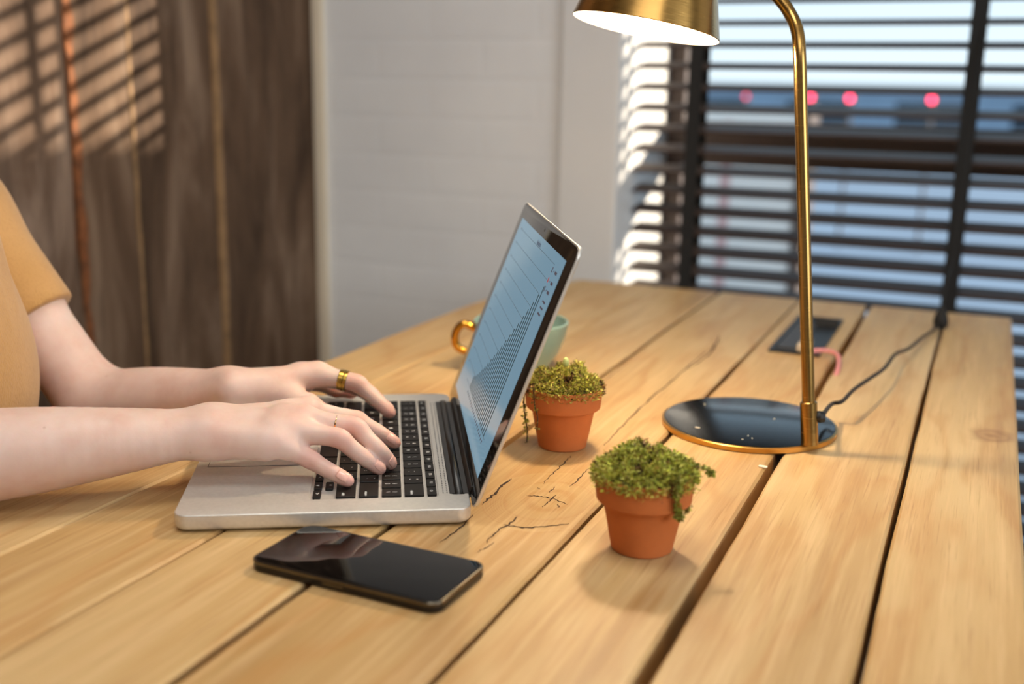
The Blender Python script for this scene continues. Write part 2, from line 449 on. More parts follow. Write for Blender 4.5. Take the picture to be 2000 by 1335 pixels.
# window: dark frame with one cross bar, two panes
zt0, zt1 = atY(1600, 330, YW).z, atY(1600, 243, YW+.03).z
bm = bmesh.new()
box_bm(bm, (XR, YW, 0), (XR+.032, YW+.07, 2.45)); box_bm(bm, (WX1-.045, YW, 0), (WX1, YW+.07, 2.45))
box_bm(bm, (XR+.032, YW, 0), (WX1-.045, YW+.07, .07)); box_bm(bm, (XR+.032, YW, 2.39), (WX1-.045, YW+.07, 2.45))
box_bm(bm, (XR+.032, YW-.005, zt0), (WX1-.045, YW+.03, zt1))
wf = struct(obj('window_1', bm, M['frame']))
bm = box((XR+.03, YW+.024, .065), (WX1-.04, YW+.028, zt0+.003)); obj('pane', bm, M['pane'], wf)
bm = box((XR+.03, YW+.024, zt1-.003), (WX1-.04, YW+.028, 2.395)); obj('pane', bm, M['pane'], wf)

# ------------------------------------------------------------------ venetian blind
YBL = 1.985
vb = thing('venetian_blind', 'dark brown wooden venetian blind with black ladder tapes across the window', 'blind', (0, YBL, 0))
PITCH_B = .0368; SLW = .050; TILT = R(11)
def slat_mesh():
    bm = bmesh.new(); n = 5; rows = []
    for s in (1, -1):
        for k in range(n+1):
            u = -SLW/2+SLW*k/n if s > 0 else SLW/2-SLW*k/n
            h = .0010*(1-(2*u/SLW)**2) + (.0021 if s > 0 else -.0021)
            rows.append((u*math.cos(TILT), u*math.sin(TILT)+h))
    a = [bm.verts.new((XR+.006, y, z)) for y, z in rows]; b = [bm.verts.new((WX1-.01, y, z)) for y, z in rows]
    m = len(rows)
    for i in range(m): bm.faces.new((a[i], a[(i+1) % m], b[(i+1) % m], b[i]))
    bm.faces.new(a[::-1]); bm.faces.new(b)
    bmesh.ops.recalc_face_normals(bm, faces=bm.faces[:])
    return bm
z_ref = atY(1600, 131, YBL).z
s0 = None; zs = []
k = 0
z = z_ref - math.floor((z_ref-.10)/PITCH_B)*PITCH_B
while z < 2.34:
    if s0 is None: s0 = obj('slat', slat_mesh(), M['slat'], vb); o = s0
    else: o = s0.copy(); COL.objects.link(o); o.parent = vb
    o.location = (0, 0, z); zs.append(z); z += PITCH_B
for px in (1357, 1885):
    x = atY(px, 300, YBL).x
    bm = bmesh.new()
    for yy in (-.0265, .0255): box_bm(bm, (x-.0125, yy, .07), (x+.0125, yy+.001, 2.36))
    obj('ladder_tape', bm, M['tape'], vb)
bm = bmesh.new(); x = .38
for yy in (-.0265, .0255): box_bm(bm, (x-.0125, yy, .07), (x+.0125, yy+.001, 2.36))
obj('ladder_tape', bm, M['tape'], vb)
obj('bottom_rail', box((XR+.006, -.02, .045), (WX1-.01, .02, .07), .003), M['slat'], vb)
obj('head_rail', box((XR+.004, -.024, 2.36), (WX1-.008, .024, 2.42), .003), M['slat'], vb)

# ------------------------------------------------------------------ outdoors
struct(obj('ground', box((-12, YB+.39, -.25), (16, 40, -.15)), M['asphalt']))
# low white delivery trailer outside the left part of the window
YV = 4.4
vx0, vx1 = atY(1330, 300, YV).x, atY(1562, 300, YV).x
vt = atY(1450, 212, YV).z
tr = thing('parked_trailer', 'white box trailer with a pale red stripe parked outside the window', 'trailer', (0, 0, -.15))
obj('body', box((vx0-.9, YV, .32), (vx1, YV+.22, vt+.15), .03), M['van'], tr)
sx_ = atY(1413, 400, YV).x
obj('stripe', box((sx_-.02, YV-.003, .33), (sx_+.02, YV+.004, vt+.10)), M['stripe'], tr)
obj('sunlit_end_cover', box((vx1-.01, YV-.004, .30), (vx1+.03, YV+.24, vt+.16)), M['frame'], tr)  # dark cover added over the trailer end so its sunlit face stays dim
obj('chassis', box((vx0-.9, YV+.02, .18), (vx1+.55, YV+.22, .33), .02), M['van'], tr)
for xx in (vx0-.5, vx1-.35):
    o = obj('wheel', lathe([(0, -.06), (.12, -.06), (.165, -.045), (.165, .045), (.12, .06), (0, .06)], 32), M['rubber'], tr)
    o.rotation_euler = (R(90), 0, 0); o.location = (xx, YV+.10, .165)
# unseen van shape added to keep the low sun out of the lower window
dv = thing('sun_blocker_van', 'unseen van-shaped sun blocker added outside, right of the window', 'van', (4.02, 3.37, -.15))
obj('body', box((0, 0, .30), (4.8, 1.7, 2.64), .06), M['van'], dv)
obj('cab_window', box((3.3, -.004, 1.40), (4.4, .01, 2.1), .002), M['darkglass'], dv)
for xx in (.8, 3.4):
    o = obj('wheel', lathe([(0, -.09), (.2, -.09), (.31, -.07), (.31, .07), (.2, .09), (0, .09)], 32), M['rubber'], dv)
    o.rotation_euler = (R(90), 0, 0); o.location = (xx, .10, .31)
# pale low building far behind
fb = thing('far_building', 'pale blue grey low building far behind the blind, below the sky', 'building', (0, 22, -.15))
xa, xb = atY(1340, 200, 22).x, 14
zt = atY(1700, 172, 22).z + .15
obj('wall', box((xa-6, 0, 0), (xb, 3, zt)), M['far_wall'], fb)
obj('roof', box((xa-6.1, -.1, zt), (xb+.1, 3.1, zt+.08)), M['van'], fb)
wn = obj('window', box((xa, -.02, zt*.45), (xa+1.2, .01, zt*.8)), M['darkglass'], fb)
for k in range(1, 6):
    o = wn.copy(); COL.objects.link(o); o.parent = fb; o.location = (k*2.0, 0, 0)
# red signal lamps on posts
def signal(px, py, Y, lab, m='redlamp'):
    p = atY(px, py, Y)
    t = thing('signal_post', lab, 'signal light', (p.x, p.y, -.15), 0, 'red lights seen through the blind')
    h = p.z+.15
    obj('post', tube([(0, .03, 0), (0, .03, h)], .012, 8), M['frame'], t)
    obj('lamp', lathe([(0, -.02), (.016, -.016), (.02, 0), (.016, .016), (0, .02)], 16), M[m], t).location = (0, 0, h)
    obj('hood', box((-.03, .015, h-.04), (.03, .045, h+.04), .004), M['frame'], t)
signal(1660, 192, 9.0, 'red signal light outside, middle one of the row, just right of the lamp pole')
signal(1820, 195, 9.0, 'red signal light outside, right one of the row, near the right ladder tape')
signal(1583, 190, 9.5, 'red signal light outside half hidden behind the lamp pole')
signal(1457, 188, 11., 'faint red signal light outside, leftmost of the row, left of the lamp pole', 'dimred')

# ------------------------------------------------------------------ table
tb = thing('oak_table', 'long oak plank table with wide gaps between the boards', 'table', (0, 0, 0))
EDGE = [-.700, -.603, -.492, -.386, -.256, -.150, -.040, .052]
GAPW = {-.603: .0010, -.492: .0022, -.386: .0058, -.256: .0036, -.150: .0085, -.040: .0052}
TY0, TY1, TTH = -.55, 1.75, .045
def tabletop():
    bm = bmesh.new(); lay = bm.faces.layers.float.new('plank')
    tones = [.35, .6, .3, .15, .85, .5, .95]
    N = 150
    for i, (a, b) in enumerate(zip(EDGE, EDGE[1:])):
        ga = GAPW.get(a, 0)/2; gb = GAPW.get(b, 0)/2
        rows = []
        for k in range(N+1):
            y = TY0+(TY1-TY0)*k/N
            wa = noise.noise((i*4.1, 1, y*4))*.0020 + noise.noise((i*4.1, 3, y*22))*.0006
            wb = noise.noise((i*4.1+4.1, 11, y*4))*.0020 + noise.noise((i*4.1+4.1, 13, y*22))*.0006
            aa, bb = a+ga+wa*(1 if ga > .0012 else .2), b-gb+wb*(1 if gb > .0012 else .2)
            if i == 0:                    # outer board: irregular live edge, rounded towards the far end
                aa = a + noise.noise((2.2, 5, y*2.2))*.004
                if y > 1.42: aa += .075*((y-1.42)/.33)**2.2
            c = .0022
            pr = [(aa, -TTH), (aa, -c), (aa+c, 0), (aa+c+.004, 0), (bb-c-.004, 0), (bb-c, 0), (bb, -c), (bb, -TTH)]
            rows.append([bm.verts.new((x, y, TZ+z)) for x, z in pr])
        m = 8
        for r0, r1 in zip(rows, rows[1:]):
            for q in range(m):
                f = bm.faces.new((r0[q], r1[q], r1[(q+1) % m], r0[(q+1) % m])); f[lay] = tones[i]
        for f_ in (bm.faces.new(rows[0]), bm.faces.new(rows[-1][::-1])): f_[lay] = tones[i]
    bmesh.ops.recalc_face_normals(bm, faces=bm.faces[:])
    return bm
obj('tabletop', tabletop(), M['oak'], tb)
for y in (-.2, .6, 1.45): obj('cross_rail', box((-.62, y-.04, TZ-TTH-.05), (-.02, y+.04, TZ-TTH)), M['oak'], tb)
for x in (-.60, -.05):
    for y in (-.45, 1.62):
        obj('leg', box((x-.04, y-.04, 0), (x+.04, y+.04, TZ-TTH), .004), M['oak'], tb)
# cracks in the boards (thin dark splits lying in the surface)
def crack(pts, wdt, nm='crack'):
    bm = bmesh.new(); P = [at(x, y, 0) for x, y in pts]
    Q = spline(P, 7); L = []; Rr = []
    rnd = random.Random(int(pts[0][0]*7+pts[0][1]))
    n = len(Q)
    for i, q in enumerate(Q):
        t = (Q[min(i+1, n-1)]-Q[max(i-1, 0)]).normalized(); s = Vector((-t.y, t.x, 0))
        ww = wdt*(.25+.75*math.sin(math.pi*min(max(i/(n-1), .03), .97)))*rnd.uniform(.5, 1.25)
        q = q + s*rnd.uniform(-.5, .5)*.0021
        L.append(bm.verts.new((*(q+s*ww/2).xy, TZ+.0002))); Rr.append(bm.verts.new((*(q-s*ww/2).xy, TZ+.0002)))
    for i in range(n-1): bm.faces.new((L[i], L[i+1], Rr[i+1], Rr[i]))
    bmesh.ops.recalc_face_normals(bm, faces=bm.faces[:])
    return obj(nm, bm, M['gap'], tb)
crack([(1028, 967), (1050, 969), (1078, 973), (1108, 985)], .0016)
crack([(1058, 990), (1075, 976), (1086, 966)], .0013)
crack([(1050, 952), (1054, 956)], .001); crack([(1074, 962), (1084, 950)], .0011); crack([(1088, 984), (1094, 992)], .001)
crack([(984, 1024), (1020, 1030), (1065, 1028), (1112, 1022)], .0024)
crack([(950, 1060), (972, 1036), (1000, 1020), (1008, 1008)], .0018)
crack([(1060, 945), (1080, 925), (1100, 905), (1116, 890)], .0013)
crack([(1112, 950), (1130, 936), (1152, 912)], .0014)
crack([(940, 985), (965, 965), (985, 945), (1000, 935)], .0026)
crack([(930, 1080), (950, 1068), (965, 1058)], .001)
crack([(1180, 870), (1215, 832), (1262, 786), (1310, 745), (1375, 690), (1410, 665)], .0019)
crack([(1345, 720), (1385, 690), (1400, 668), (1405, 655)], .0026)
crack([(1100, 815), (1140, 775), (1190, 735), (1235, 700)], .0013)
crack([(860, 1060), (900, 1030), (925, 1005)], .0016)

# small chips lying about
tag(obj('wood_chip', slab(-.004, -.0022, .004, .0022, .0018, 0, .0012, .0004), M['chip']), 'small pale seed lying on the plank in front of the lamp base', 'chip').location = at(1490, 912, 0)

# ------------------------------------------------------------------ socket in the table
sk0, sk1 = at(1500, 686, 0), at(1648, 627, 0)
st = thing('power_socket', 'black table socket box with open flap behind the lamp pole', 'socket', (sk0.x, sk0.y, TZ))
Wd, Ld = sk1.x-sk0.x, sk1.y-sk0.y
bm = bmesh.new()
for lo, hi in (((0, 0, 0), (Wd, .006, .003)), ((0, Ld-.006, 0), (Wd, Ld, .003)), ((0, .006, 0), (.005, Ld-.006, .003)), ((Wd-.005, .006, 0), (Wd, Ld-.006, .003))): box_bm(bm, lo, hi)
obj('frame', bm, M['black_plastic'], st)
obj('tray', box((.005, .006, .0002), (Wd-.005, Ld-.006, .0012)), M['black_plastic'], st)
bm = box((.006, .02, .0012), (Wd*.55, Ld-.05, .0032), .0008); obj('cover', bm, simple('grey_black_cover', hexc('3c3836'), .5), st)
bm = box((0, 0, 0), (.034, .0035, .013), .001); o = obj('flap', bm, M['tape'], st); o.location = (Wd*.45, Ld-.055, .001); o.rotation_euler = (R(-30), 0, R(-6))
pl = thing('usb_plug', 'beige plug with pink cable running into the gap behind the lamp pole', 'plug', at(1570, 684, .0034))
obj('plug', box((-.008, -.012, 0), (.008, .012, .010), .002), M['beige'], pl)
obj('plug_tip', box((-.006, .012, .001), (.006, .034, .008), .001), M['beige'], pl)
P = [at(1572, 688, .008), at(1600, 684, .009), at(1622, 686, .008), at(1636, 694, .0065), at(1638, 710, .004), at(1635, 725, .002), at(1628, 742, -.006), at(1622, 752, -.02)]
o = obj('cable', tube(spline([p-Vector(pl.location) for p in P], 8), .0028, 10), M['pink'], pl, True)

# ------------------------------------------------------------------ desk lamp
BC = (-.192, 1.042); BR = .0845
lp = thing('desk_lamp', 'brass desk lamp with a lit cone shade on a round black base', 'lamp', (BC[0], BC[1], TZ))
n = 96
obj('base', lathe([(0, 0), (BR-.001, 0), (BR, .001), (BR, .0052), (BR-.0012, .006), (BR-.0016, .006), (0, .006)], n), M['brass_rim'], lp)
smooth_angle(lp.children[0])
obj('base_cover', lathe([(0, .0055), (BR-.0022, .0055), (BR-.0022, .0062), (BR-.003, .0065), (0, .0065)], n), M['blackbase'], lp)
smooth_angle(lp.children[1])
for i, (dx, dy) in enumerate(((1362, 835), (1450, 858), (1461, 851), (1469, 856), (1376, 789), (1512, 818))):
    p_ = at(dx, dy, .0065)
    s_ = .0024 if i == 0 else .0009
    o = tag(obj('wood_chip', box((-s_, -s_*.45, 0), (s_, s_*.45, .0006), .0002, 1), M['chip']),
            ('tan splinter lying on the left of the black lamp base' if i == 0 else 'tiny crumb lying on the black lamp base'), 'crumb', None if i == 0 else 'crumbs on the lamp base')
    o.location = p_; o.rotation_euler = (0, 0, i*.7)
pb = Vector((-.1255, .990, TZ+.0065)); ptop = atD(1562, 112, .975); pb_l = pb-Vector(lp.location)
L_ = lambda v: Vector(v)-Vector(lp.location)
axis = (ptop-pb).normalized()
obj('collar', tube([L_(pb), L_(pb+axis*.002), L_(pb+axis*.039), L_(pb+axis*.040)], [.0078, .0078, .0078, .0070], 32), M['brass'], lp)
smooth_angle(lp.children[-1])
b1 = atD(1557, 60, .978); b2 = atD(1542, 25, .985); b3 = atD(1520, -5, .99)
SHC = Vector((-.302, 1.000, TZ+.3755))       # centre of the shade rim
SHN = (CR*.20 + CU*.975 - CF*.174).normalized()   # axis of the shade, pointing up
stop_ = SHC + SHN*.118
P = [pb+axis*.036, pb+axis*.12, pb+axis*.22, pb+axis*.30, ptop, b1, b2, b3, atD(1470, -55, 1.0), (stop_+atD(1470, -55, 1.0))*.5+Vector((0, 0, .006)), stop_]
obj('pole', tube(spline([L_(p_) for p_ in P], 10), .0058, 24), M['brass'], lp, True)
# shade: cone, open below, white inside
rq = SHN.to_track_quat('Z', 'Y')
r0, r1, hs = .0675, .038, .112
sh = obj('shade', lathe([(r0, 0), (r0+.0006, .0006), (r0-(r0-r1)*.5, hs*.5), (r1+.001, hs-.004), (r1-.003, hs), (0, hs+.002)], 96), M['brass'], lp)
smooth_angle(sh, 50)
sl = obj('shade_lining', lathe([(r0, 0), (r0-.0014, .0006), (r0-.0012-(r0-r1)*.5, hs*.5), (r1-.001, hs-.005), (0, hs-.003)], 96), M['lampwhite'], lp); smooth_angle(sl, 50)
sh.rotation_mode = sl.rotation_mode = 'QUATERNION'
sh.rotation_quaternion = sl.rotation_quaternion = rq; sh.location = sl.location = L_(SHC)
bulb_c = SHC+SHN*.030
bl = obj('bulb', lathe([(0, -.022), (.010, -.020), (.018, -.012), (.0215, 0), (.018, .014), (.011, .026), (.009, .045), (0, .045)], 32), M['bulb'], lp, True)
bl.rotation_mode = 'QUATERNION'; bl.rotation_quaternion = rq; bl.location = L_(bulb_c)
obj('socket', lathe([(0, .044), (.011, .044), (.012, .075), (0, .078)], 24), M['black_plastic'], lp).rotation_euler = rq.to_euler()
lp.children[-1].location = L_(bulb_c)
light('lamp_bulb_light', 'POINT', bulb_c-SHN*.026, 4.3, (1, .80, .55), shadow_soft_size=.02)
# cord entry and cord
ce = pb+axis*.026 + CR*.0085
obj('cord_grip', tube([L_(ce-CR*.003), L_(ce+CR*.001), L_(ce+CR*.0055)], [.0042, .0056, .0050], 16), M['black_plastic'], lp)
P = [ce+CR*.003, at(1624, 789, .021), at(1645, 783, .024), at(1668, 760, .026), at(1700, 738, .024), at(1728, 718, .020), at(1748, 692, .016), at(1775, 680, .012), at(1800, 660, .009), at(1822, 645, .006), at(1830, 634, .002), at(1832, 630, -.03)]
obj('cord', tube(spline([L_(p_) for p_ in P], 8), .0021, 10), M['cord'], lp, True)

# blind pull cord with a tassel lying at the far table end
tp = at(1838, 622, .014)
pc = thing('pull_cord', 'black blind pull cord with a drop tassel at the far table edge', 'cord', tp); V_ = lambda v: Vector(v)-tp
tl = obj('tassel', lathe([(0, -.013), (.009, -.012), (.0105, -.004), (.0085, .006), (.004, .013), (.0022, .018), (0, .019)], 24), M['tape'], pc, True)
P = [tp+Vector((0, 0, .016)), tp+Vector((.002, .03, .05)), Vector((tp.x+.004, 1.80, TZ+.10)), Vector((tp.x+.006, 1.95, TZ+.35)), Vector((tp.x+.006, 1.955, TZ+1.0)), Vector((tp.x+.006, 1.96, 2.36))]
obj('cord', tube(spline([V_(p_) for p_ in P], 6), .0014, 8), M['tape'], pc, True)

# ------------------------------------------------------------------ laptop
LX, LY, LTH = -.5197, .5887, R(29.9)
LW, LD, LL, LID = .314, .219, .2123, 1.20662
lt = thing('laptop', 'open silver laptop with black keys showing a bar chart, under the typing hands', 'laptop', (LX, LY, TZ), LTH)
T0, T1 = .0016, .0140
KB = (.0965, .026, .1955, .2895)      # keyboard well a0,b0,a1,b1
def laptop_base():
    bm = bmesh.new(); n = 8; rings = []
    for i in range(5):
        a = math.pi/2*i/4; bot = .004
        rings.append([(x, y, T0+bot*(1-math.cos(a))) for x, y in inset_rr(0, 0, LD, LW, .011, bot*(1-math.sin(a)), n)])
    for i in range(5):
        a = math.pi/2*i/4; bv = .0009
        rings.append([(x, y, T1-bv*(1-math.sin(a))) for x, y in inset_rr(0, 0, LD, LW, .011, bv*(1-math.cos(a)), n)])
    vv = stack(bm, rings, True, False)
    outer = vv[-1]
    # top with two openings: keyboard well and hinge channel
    inner = [bm.verts.new((x, y, T1)) for x, y in rrect(KB[0], KB[1], KB[2], KB[3], .003, 4)]
    chan = [bm.verts.new((x, y, T1)) for x, y in rrect(.2055, .030, .2165, LW-.030, .002, 3)]
    eds = []
    for lp_ in (outer, inner, chan):
        for i in range(len(lp_)):
            e = bm.edges.get((lp_[i], lp_[(i+1) % len(lp_)])) or bm.edges.new((lp_[i], lp_[(i+1) % len(lp_)]))
            eds.append(e)
    bmesh.ops.triangle_fill(bm, edges=eds, use_beauty=True)
    for lp_, dz in ((inner, .0013), (chan, .006)):
        low = [bm.verts.new((v.co.x, v.co.y, T1-dz)) for v in lp_]
        m = len(low)
        for i in range(m): bm.faces.new((lp_[i], lp_[(i+1) % m], low[(i+1) % m], low[i]))
        bm.faces.new(low)
    bmesh.ops.recalc_face_normals(bm, faces=bm.faces[:])
    return bm
o = obj('base', laptop_base(), M['alu'], lt); smooth_angle(o, 40)
for a in (.02, .195):
    for b in (.02, LW-.02):
        obj('foot', lathe([(0, 0), (.0075, 0), (.008, .0006), (.008, .0022), (0, .0022)], 24), M['rubber'], lt).location = (a, b, 0)
# trackpad
bm = slab(.010, .105, .086, .209, .002, T1-.0001, T1+.00015, .0001); obj('trackpad', bm, M['alu'], lt)
bm = bmesh.new()
for lo, hi in (((.0095, .1045), (.0099, .2095)), ((.0861, .1045), (.0865, .2095)), ((.0095, .1045), (.0865, .1049)), ((.0095, .2091), (.0865, .2095))):
    box_bm(bm, (*lo, T1), (*hi, T1+.0002))
obj('trackpad_groove', bm, M['slot'], lt)
# keyboard: rows from the front (low a) to the rear; columns run from the far side (left) to the near side (right)
ROWS = [
 [('fn', 1), ('ctrl', 1), ('opt', 1), ('cmd', 1.25), ('', 5), ('cmd', 1.25), ('opt', 1), ('<', 1, 'h'), ('^', 1, 'ud'), ('>', 1, 'h')],
 [('shift', 2.25)] + [(c, 1) for c in 'ZXCVBNM'] + [('< ,', 1), ('> .', 1), ('? /', 1), ('shift', 2.25)],
 [('caps', 1.75)] + [(c, 1) for c in 'ASDFGHJKL'] + [(': ;', 1), ('" \'', 1), ('return', 1.75)],
 [('tab', 1.5)] + [(c, 1) for c in 'QWERTYUIOP'] + [('{ [', 1), ('} ]', 1), ('| \\', 1)],
 [('~ `', 1), ('! 1', 1), ('@ 2', 1), ('# 3', 1), ('$ 4', 1), ('% 5', 1), ('^ 6', 1), ('& 7', 1), ('* 8', 1), ('( 9', 1), (') 0', 1), ('_ -', 1), ('+ =', 1), ('delete', 1.5)],
 [('esc', 14.5/14)] + [('F%d' % i, 14.5/14) for i in range(1, 13)] + [('o', 14.5/14)],
]
u = (KB[3]-KB[1]-.003)/14.5
rp = .0176; a_row = KB[0]+.0012
TXT = {}
def text_mesh(s, size):
    if (s, size) in TXT: return TXT[(s, size)]
    cu = bpy.data.curves.new('t', 'FONT'); cu.body = s; cu.size = size; cu.align_x = 'CENTER'; cu.align_y = 'CENTER'; cu.extrude = .00004; cu.resolution_u = 2
    ob = bpy.data.objects.new('t', cu); COL.objects.link(ob)
    dg = bpy.context.evaluated_depsgraph_get(); me = bpy.data.meshes.new_from_object(ob.evaluated_get(dg))
    bpy.data.objects.remove(ob); me.materials.clear(); me.materials.append(M['legend'])
    TXT[(s, size)] = me; return me
KM = {}
def key_mesh(wb, da):
    k_ = (round(wb, 5), round(da, 5))
    if k_ not in KM:
        bm = slab(-da/2, -wb/2, da/2, wb/2, .0016, 0, .0019, .0004, .0001, 4)
        me = bpy.data.meshes.new('key'); bm.normal_update(); bm.to_mesh(me); bm.free(); me.materials.append(M['key'])
        KM[k_] = me
    return KM[k_]
ZK = T1-.0012
KEYTOP = ZK+.0019
def add_key(a0, a1, bfar, bnear, s):
    g = .0013
    da, wb = a1-a0-2*g, bfar-bnear-2*g
    k_ = bpy.data.objects.new('key', key_mesh(wb, da)); COL.objects.link(k_); k_.parent = lt
    k_.location = ((a0+a1)/2, (bfar+bnear)/2, ZK)
    if s:
        parts = s.split(' ') if len(s) == 3 and ' ' in s else [s]
        small = len(s) > 2 and len(parts) == 1
        for i, p_ in enumerate(parts):
            me = text_mesh(p_, .0034 if small else (.0042 if len(p_) > 1 or len(parts) > 1 else .0056))
            q = bpy.data.objects.new('legend', me); COL.objects.link(q); q.parent = k_
            off = 0 if len(parts) == 1 else (.0028 if i == 0 else -.0028)
            oy = 0
            if s in ('shift', 'return', 'delete'): oy = -wb/2+.0055; off = -.002
            q.location = (off, oy, .00192); q.rotation_euler = (0, 0, R(-90))
for ri, row in enumerate(ROWS):
    d = rp if ri < 5 else .0098
    b = KB[3]-.0015
    for ent in row:
        wk = ent[1]*u
        if len(ent) == 3 and ent[2] == 'h': add_key(a_row, a_row+d*.5, b, b-wk, ent[0])
        elif len(ent) == 3:
            add_key(a_row, a_row+d*.5, b, b-wk, 'v'); add_key(a_row+d*.5, a_row+d, b, b-wk, '^')
        else: add_key(a_row, a_row+d, b, b-wk, ent[0])
        b -= wk
    a_row += d
# hinge channel, dotted vents
obj('hinge', tube([(.2115, .031, .0118), (.2115, LW-.031, .0118)], .0042, 20), M['hinge'], lt, True)
obj('hinge_strip', box((.2040, .031, T1-.004), (.2200, LW-.031, T1+.0004), .0006), M['hinge'], lt)
bm = bmesh.new()
for row, a in enumerate((.1992, .2022)):
    for k in range(64):
        y = .034+k*(LW-.068)/63
        box_bm(bm, (a-.0004, y-.0011, T1-.0001), (a+.0004, y+.0011, T1+.0001))
obj('vent_slots', bm, M['slot'], lt)
# lid in its own frame: l along the lid, b along the hinge, n out of the screen
lidM = Matrix.Translation((LD+.0007, 0, .0125)) @ Matrix(((math.cos(LID), 0, -math.sin(LID), 0), (0, 1, 0, 0), (math.sin(LID), 0, math.cos(LID), 0), (0, 0, 0, 1)))
def lidobj(name, bm, mat, parent=lt, smooth=0):
    bmesh.ops.transform(bm, matrix=lidM, verts=bm.verts[:]); bmesh.ops.recalc_face_normals(bm, faces=bm.faces[:])
    o = obj(name, bm, mat, parent)
    if smooth: smooth_angle(o, smooth)
    return o
lidobj('lid', slab(0, 0, LL, LW, .0095, -.0033, -.0002, .0004, .0022), M['alu'], lt, 40)
lidobj('bezel', slab(.0012, .0012, LL-.0012, LW-.0012, .0085, -.0004, .0003, .0002), M['blackglass'], lt, 40)
def screen_mat():
    t = NT('lit_screen'); p = t.bsdf((.02, .02, .02), .10, 0, .5)
    p.inputs['Emission Color'].default_value = (*hexc('7fa6bc'), 1); p.inputs['Emission Strength'].default_value = .46
    return t.m
M['screen'] = screen_mat()
def ink(name, c, e=.0):
    t = NT(name); p = t.bsdf(c, .35, 0, .15); p.inputs['Emission Color'].default_value = (*c, 1); p.inputs['Emission Strength'].default_value = e; return t.m
M['bar'] = ink('dark_green_ink', hexc('0e2826'), .1); M['gridink'] = ink('grey_ink', hexc('4a5a66'), .4); M['redink'] = ink('red_ink', hexc('9c3b3b'), .5); M['textink'] = ink('text_ink', hexc('46404c'), .4)
l0, l1, sb0, sb1 = .0164, .1974, .0262, .2935
scr = lidobj('screen', box((l0, sb0, .0002), (l1, sb1, .00042)), M['screen'])
zs0, zs1 = .00042, .00050
# bars: from the far side (short) to the near side (tall)
bm = bmesh.new(); NB = 20; bl0 = .0385
for i in range(NB):
    f = i/(NB-1)
    b = .212 + (.0665-.212)*(f**1.12*.55+f*.45)
    top = .050 + (.1690-.050)*(f**1.35)
    box_bm(bm, (bl0, b-.0011, zs0), (top, b+.0011, zs1))
lidobj('bar_chart', bm, M['bar'], scr)
bm = bmesh.new()
for i in range(11):
    l = .0515+(.1885-.0515)*i/10
    fi = min(1, max(0, (l-.050)/(.169-.050)))**(1/1.35)
    bend = .212+(.0665-.212)*fi if l < .169 else .060
    box_bm(bm, (l-.00018, bend, zs0), (l+.00018, .268, zs1-.00003))
box_bm(bm, (bl0-.0004, .058, zs0), (bl0, .245, zs1-.00003))
lidobj('grid_lines', bm, M['gridink'], scr)
def lidtext(s, size, l, b, mat, nm, rot=0):
    me = text_mesh(s, size).copy(); me.materials.clear(); me.materials.append(mat)
    o = bpy.data.objects.new(nm, me); COL.objects.link(o); o.parent = scr
    o.matrix_local = lidM @ Matrix.Translation((l, b, zs1)) @ Matrix.Rotation(R(-90+rot), 4, 'Z')
lidtext('Analytics', .0062, .1912, .157, M['textink'], 'chart_title')
bm = bmesh.new()
rnd = random.Random(5)
for i in range(11):
    l = .0500+(.1890-.050)*i/10
    box_bm(bm, (l-.0008, .2715, zs0), (l+.0008, .2745, zs1))
for i in range(20):
    b = .214-i*.0078
    box_bm(bm, (.0325, b-.0012, zs0), (.0350, b+.0010, zs1))
lidobj('axis_labels', bm, M['textink'], scr)
bm = bmesh.new(); b2 = bmesh.new()
for i, (l, red) in enumerate(((.184, 0), (.1755, 1), (.168, 0))):
    box_bm(b2 if red else bm, (l-.0022, .0605, zs0), (l+.0022, .0635, zs1))
    box_bm(bm, (l-.0006, .053, zs0), (l+.0006, .055, zs1)); box_bm(bm, (l-.0012, .040, zs0), (l+.0012, .049, zs1))
for l in (.160, .155, .150): box_bm(bm, (l-.0008, .040, zs0), (l+.0008, .052, zs1))
lidobj('chart_legend', bm, M['textink'], scr); lidobj('red_marker', b2, M['redink'], scr)
cm = lathe([(0, .0002), (.0014, .0002), (.0014, .00045), (0, .00045)], 16); bmesh.ops.translate(cm, verts=cm.verts[:], vec=(LL-.0085, LW/2, 0)); lidobj('camera_dot', cm, M['slot'])
bm = slab(-.002, .032, .0075, LW-.032, .0015, -.004, .0016, .0008); lidobj('hinge_cover', bm, M['hinge'], lt, 40)

# ------------------------------------------------------------------ phone
pA, pB, pC_ = at(505, 1096, .008), at(604, 1022, .008), at(932, 1097, .008)
pD = at(850, 1177, .008)
cen = (pA+pB+pC_+pD)/4; dl = ((pC_-pB)+(pD-pA)); dl.z = 0; plen, pw = .1475, .0705
ph = thing('smartphone', 'black smartphone lying face up on the planks in front of the laptop', 'phone', (cen.x, cen.y, TZ), math.atan2(dl.y, dl.x))
o = obj('body', slab(-plen/2, -pw/2, plen/2, pw/2, .010, 0.0002, .0080, .0014, .0022, 10), simple('dark_phone_shell', hexc('2b2622'), .3, .6), ph); smooth_angle(o, 40)
o = obj('rim', slab(-plen/2-.0001, -pw/2-.0001, plen/2+.0001, pw/2+.0001, .0101, .0052, .0079, .0009, .0005, 10), M['phone_rim'], ph); smooth_angle(o, 40)
o = obj('screen', slab(-plen/2+.0016, -pw/2+.0016, plen/2-.0016, pw/2-.0016, .0088, .0074, .0083, .0003, .0002, 10), M['phone_glass'], ph); smooth_angle(o, 40)
obj('button', box((-.012, -pw/2-.0006, .0034), (.004, -pw/2+.0004, .0052), .0003), M['phone_rim'], ph)

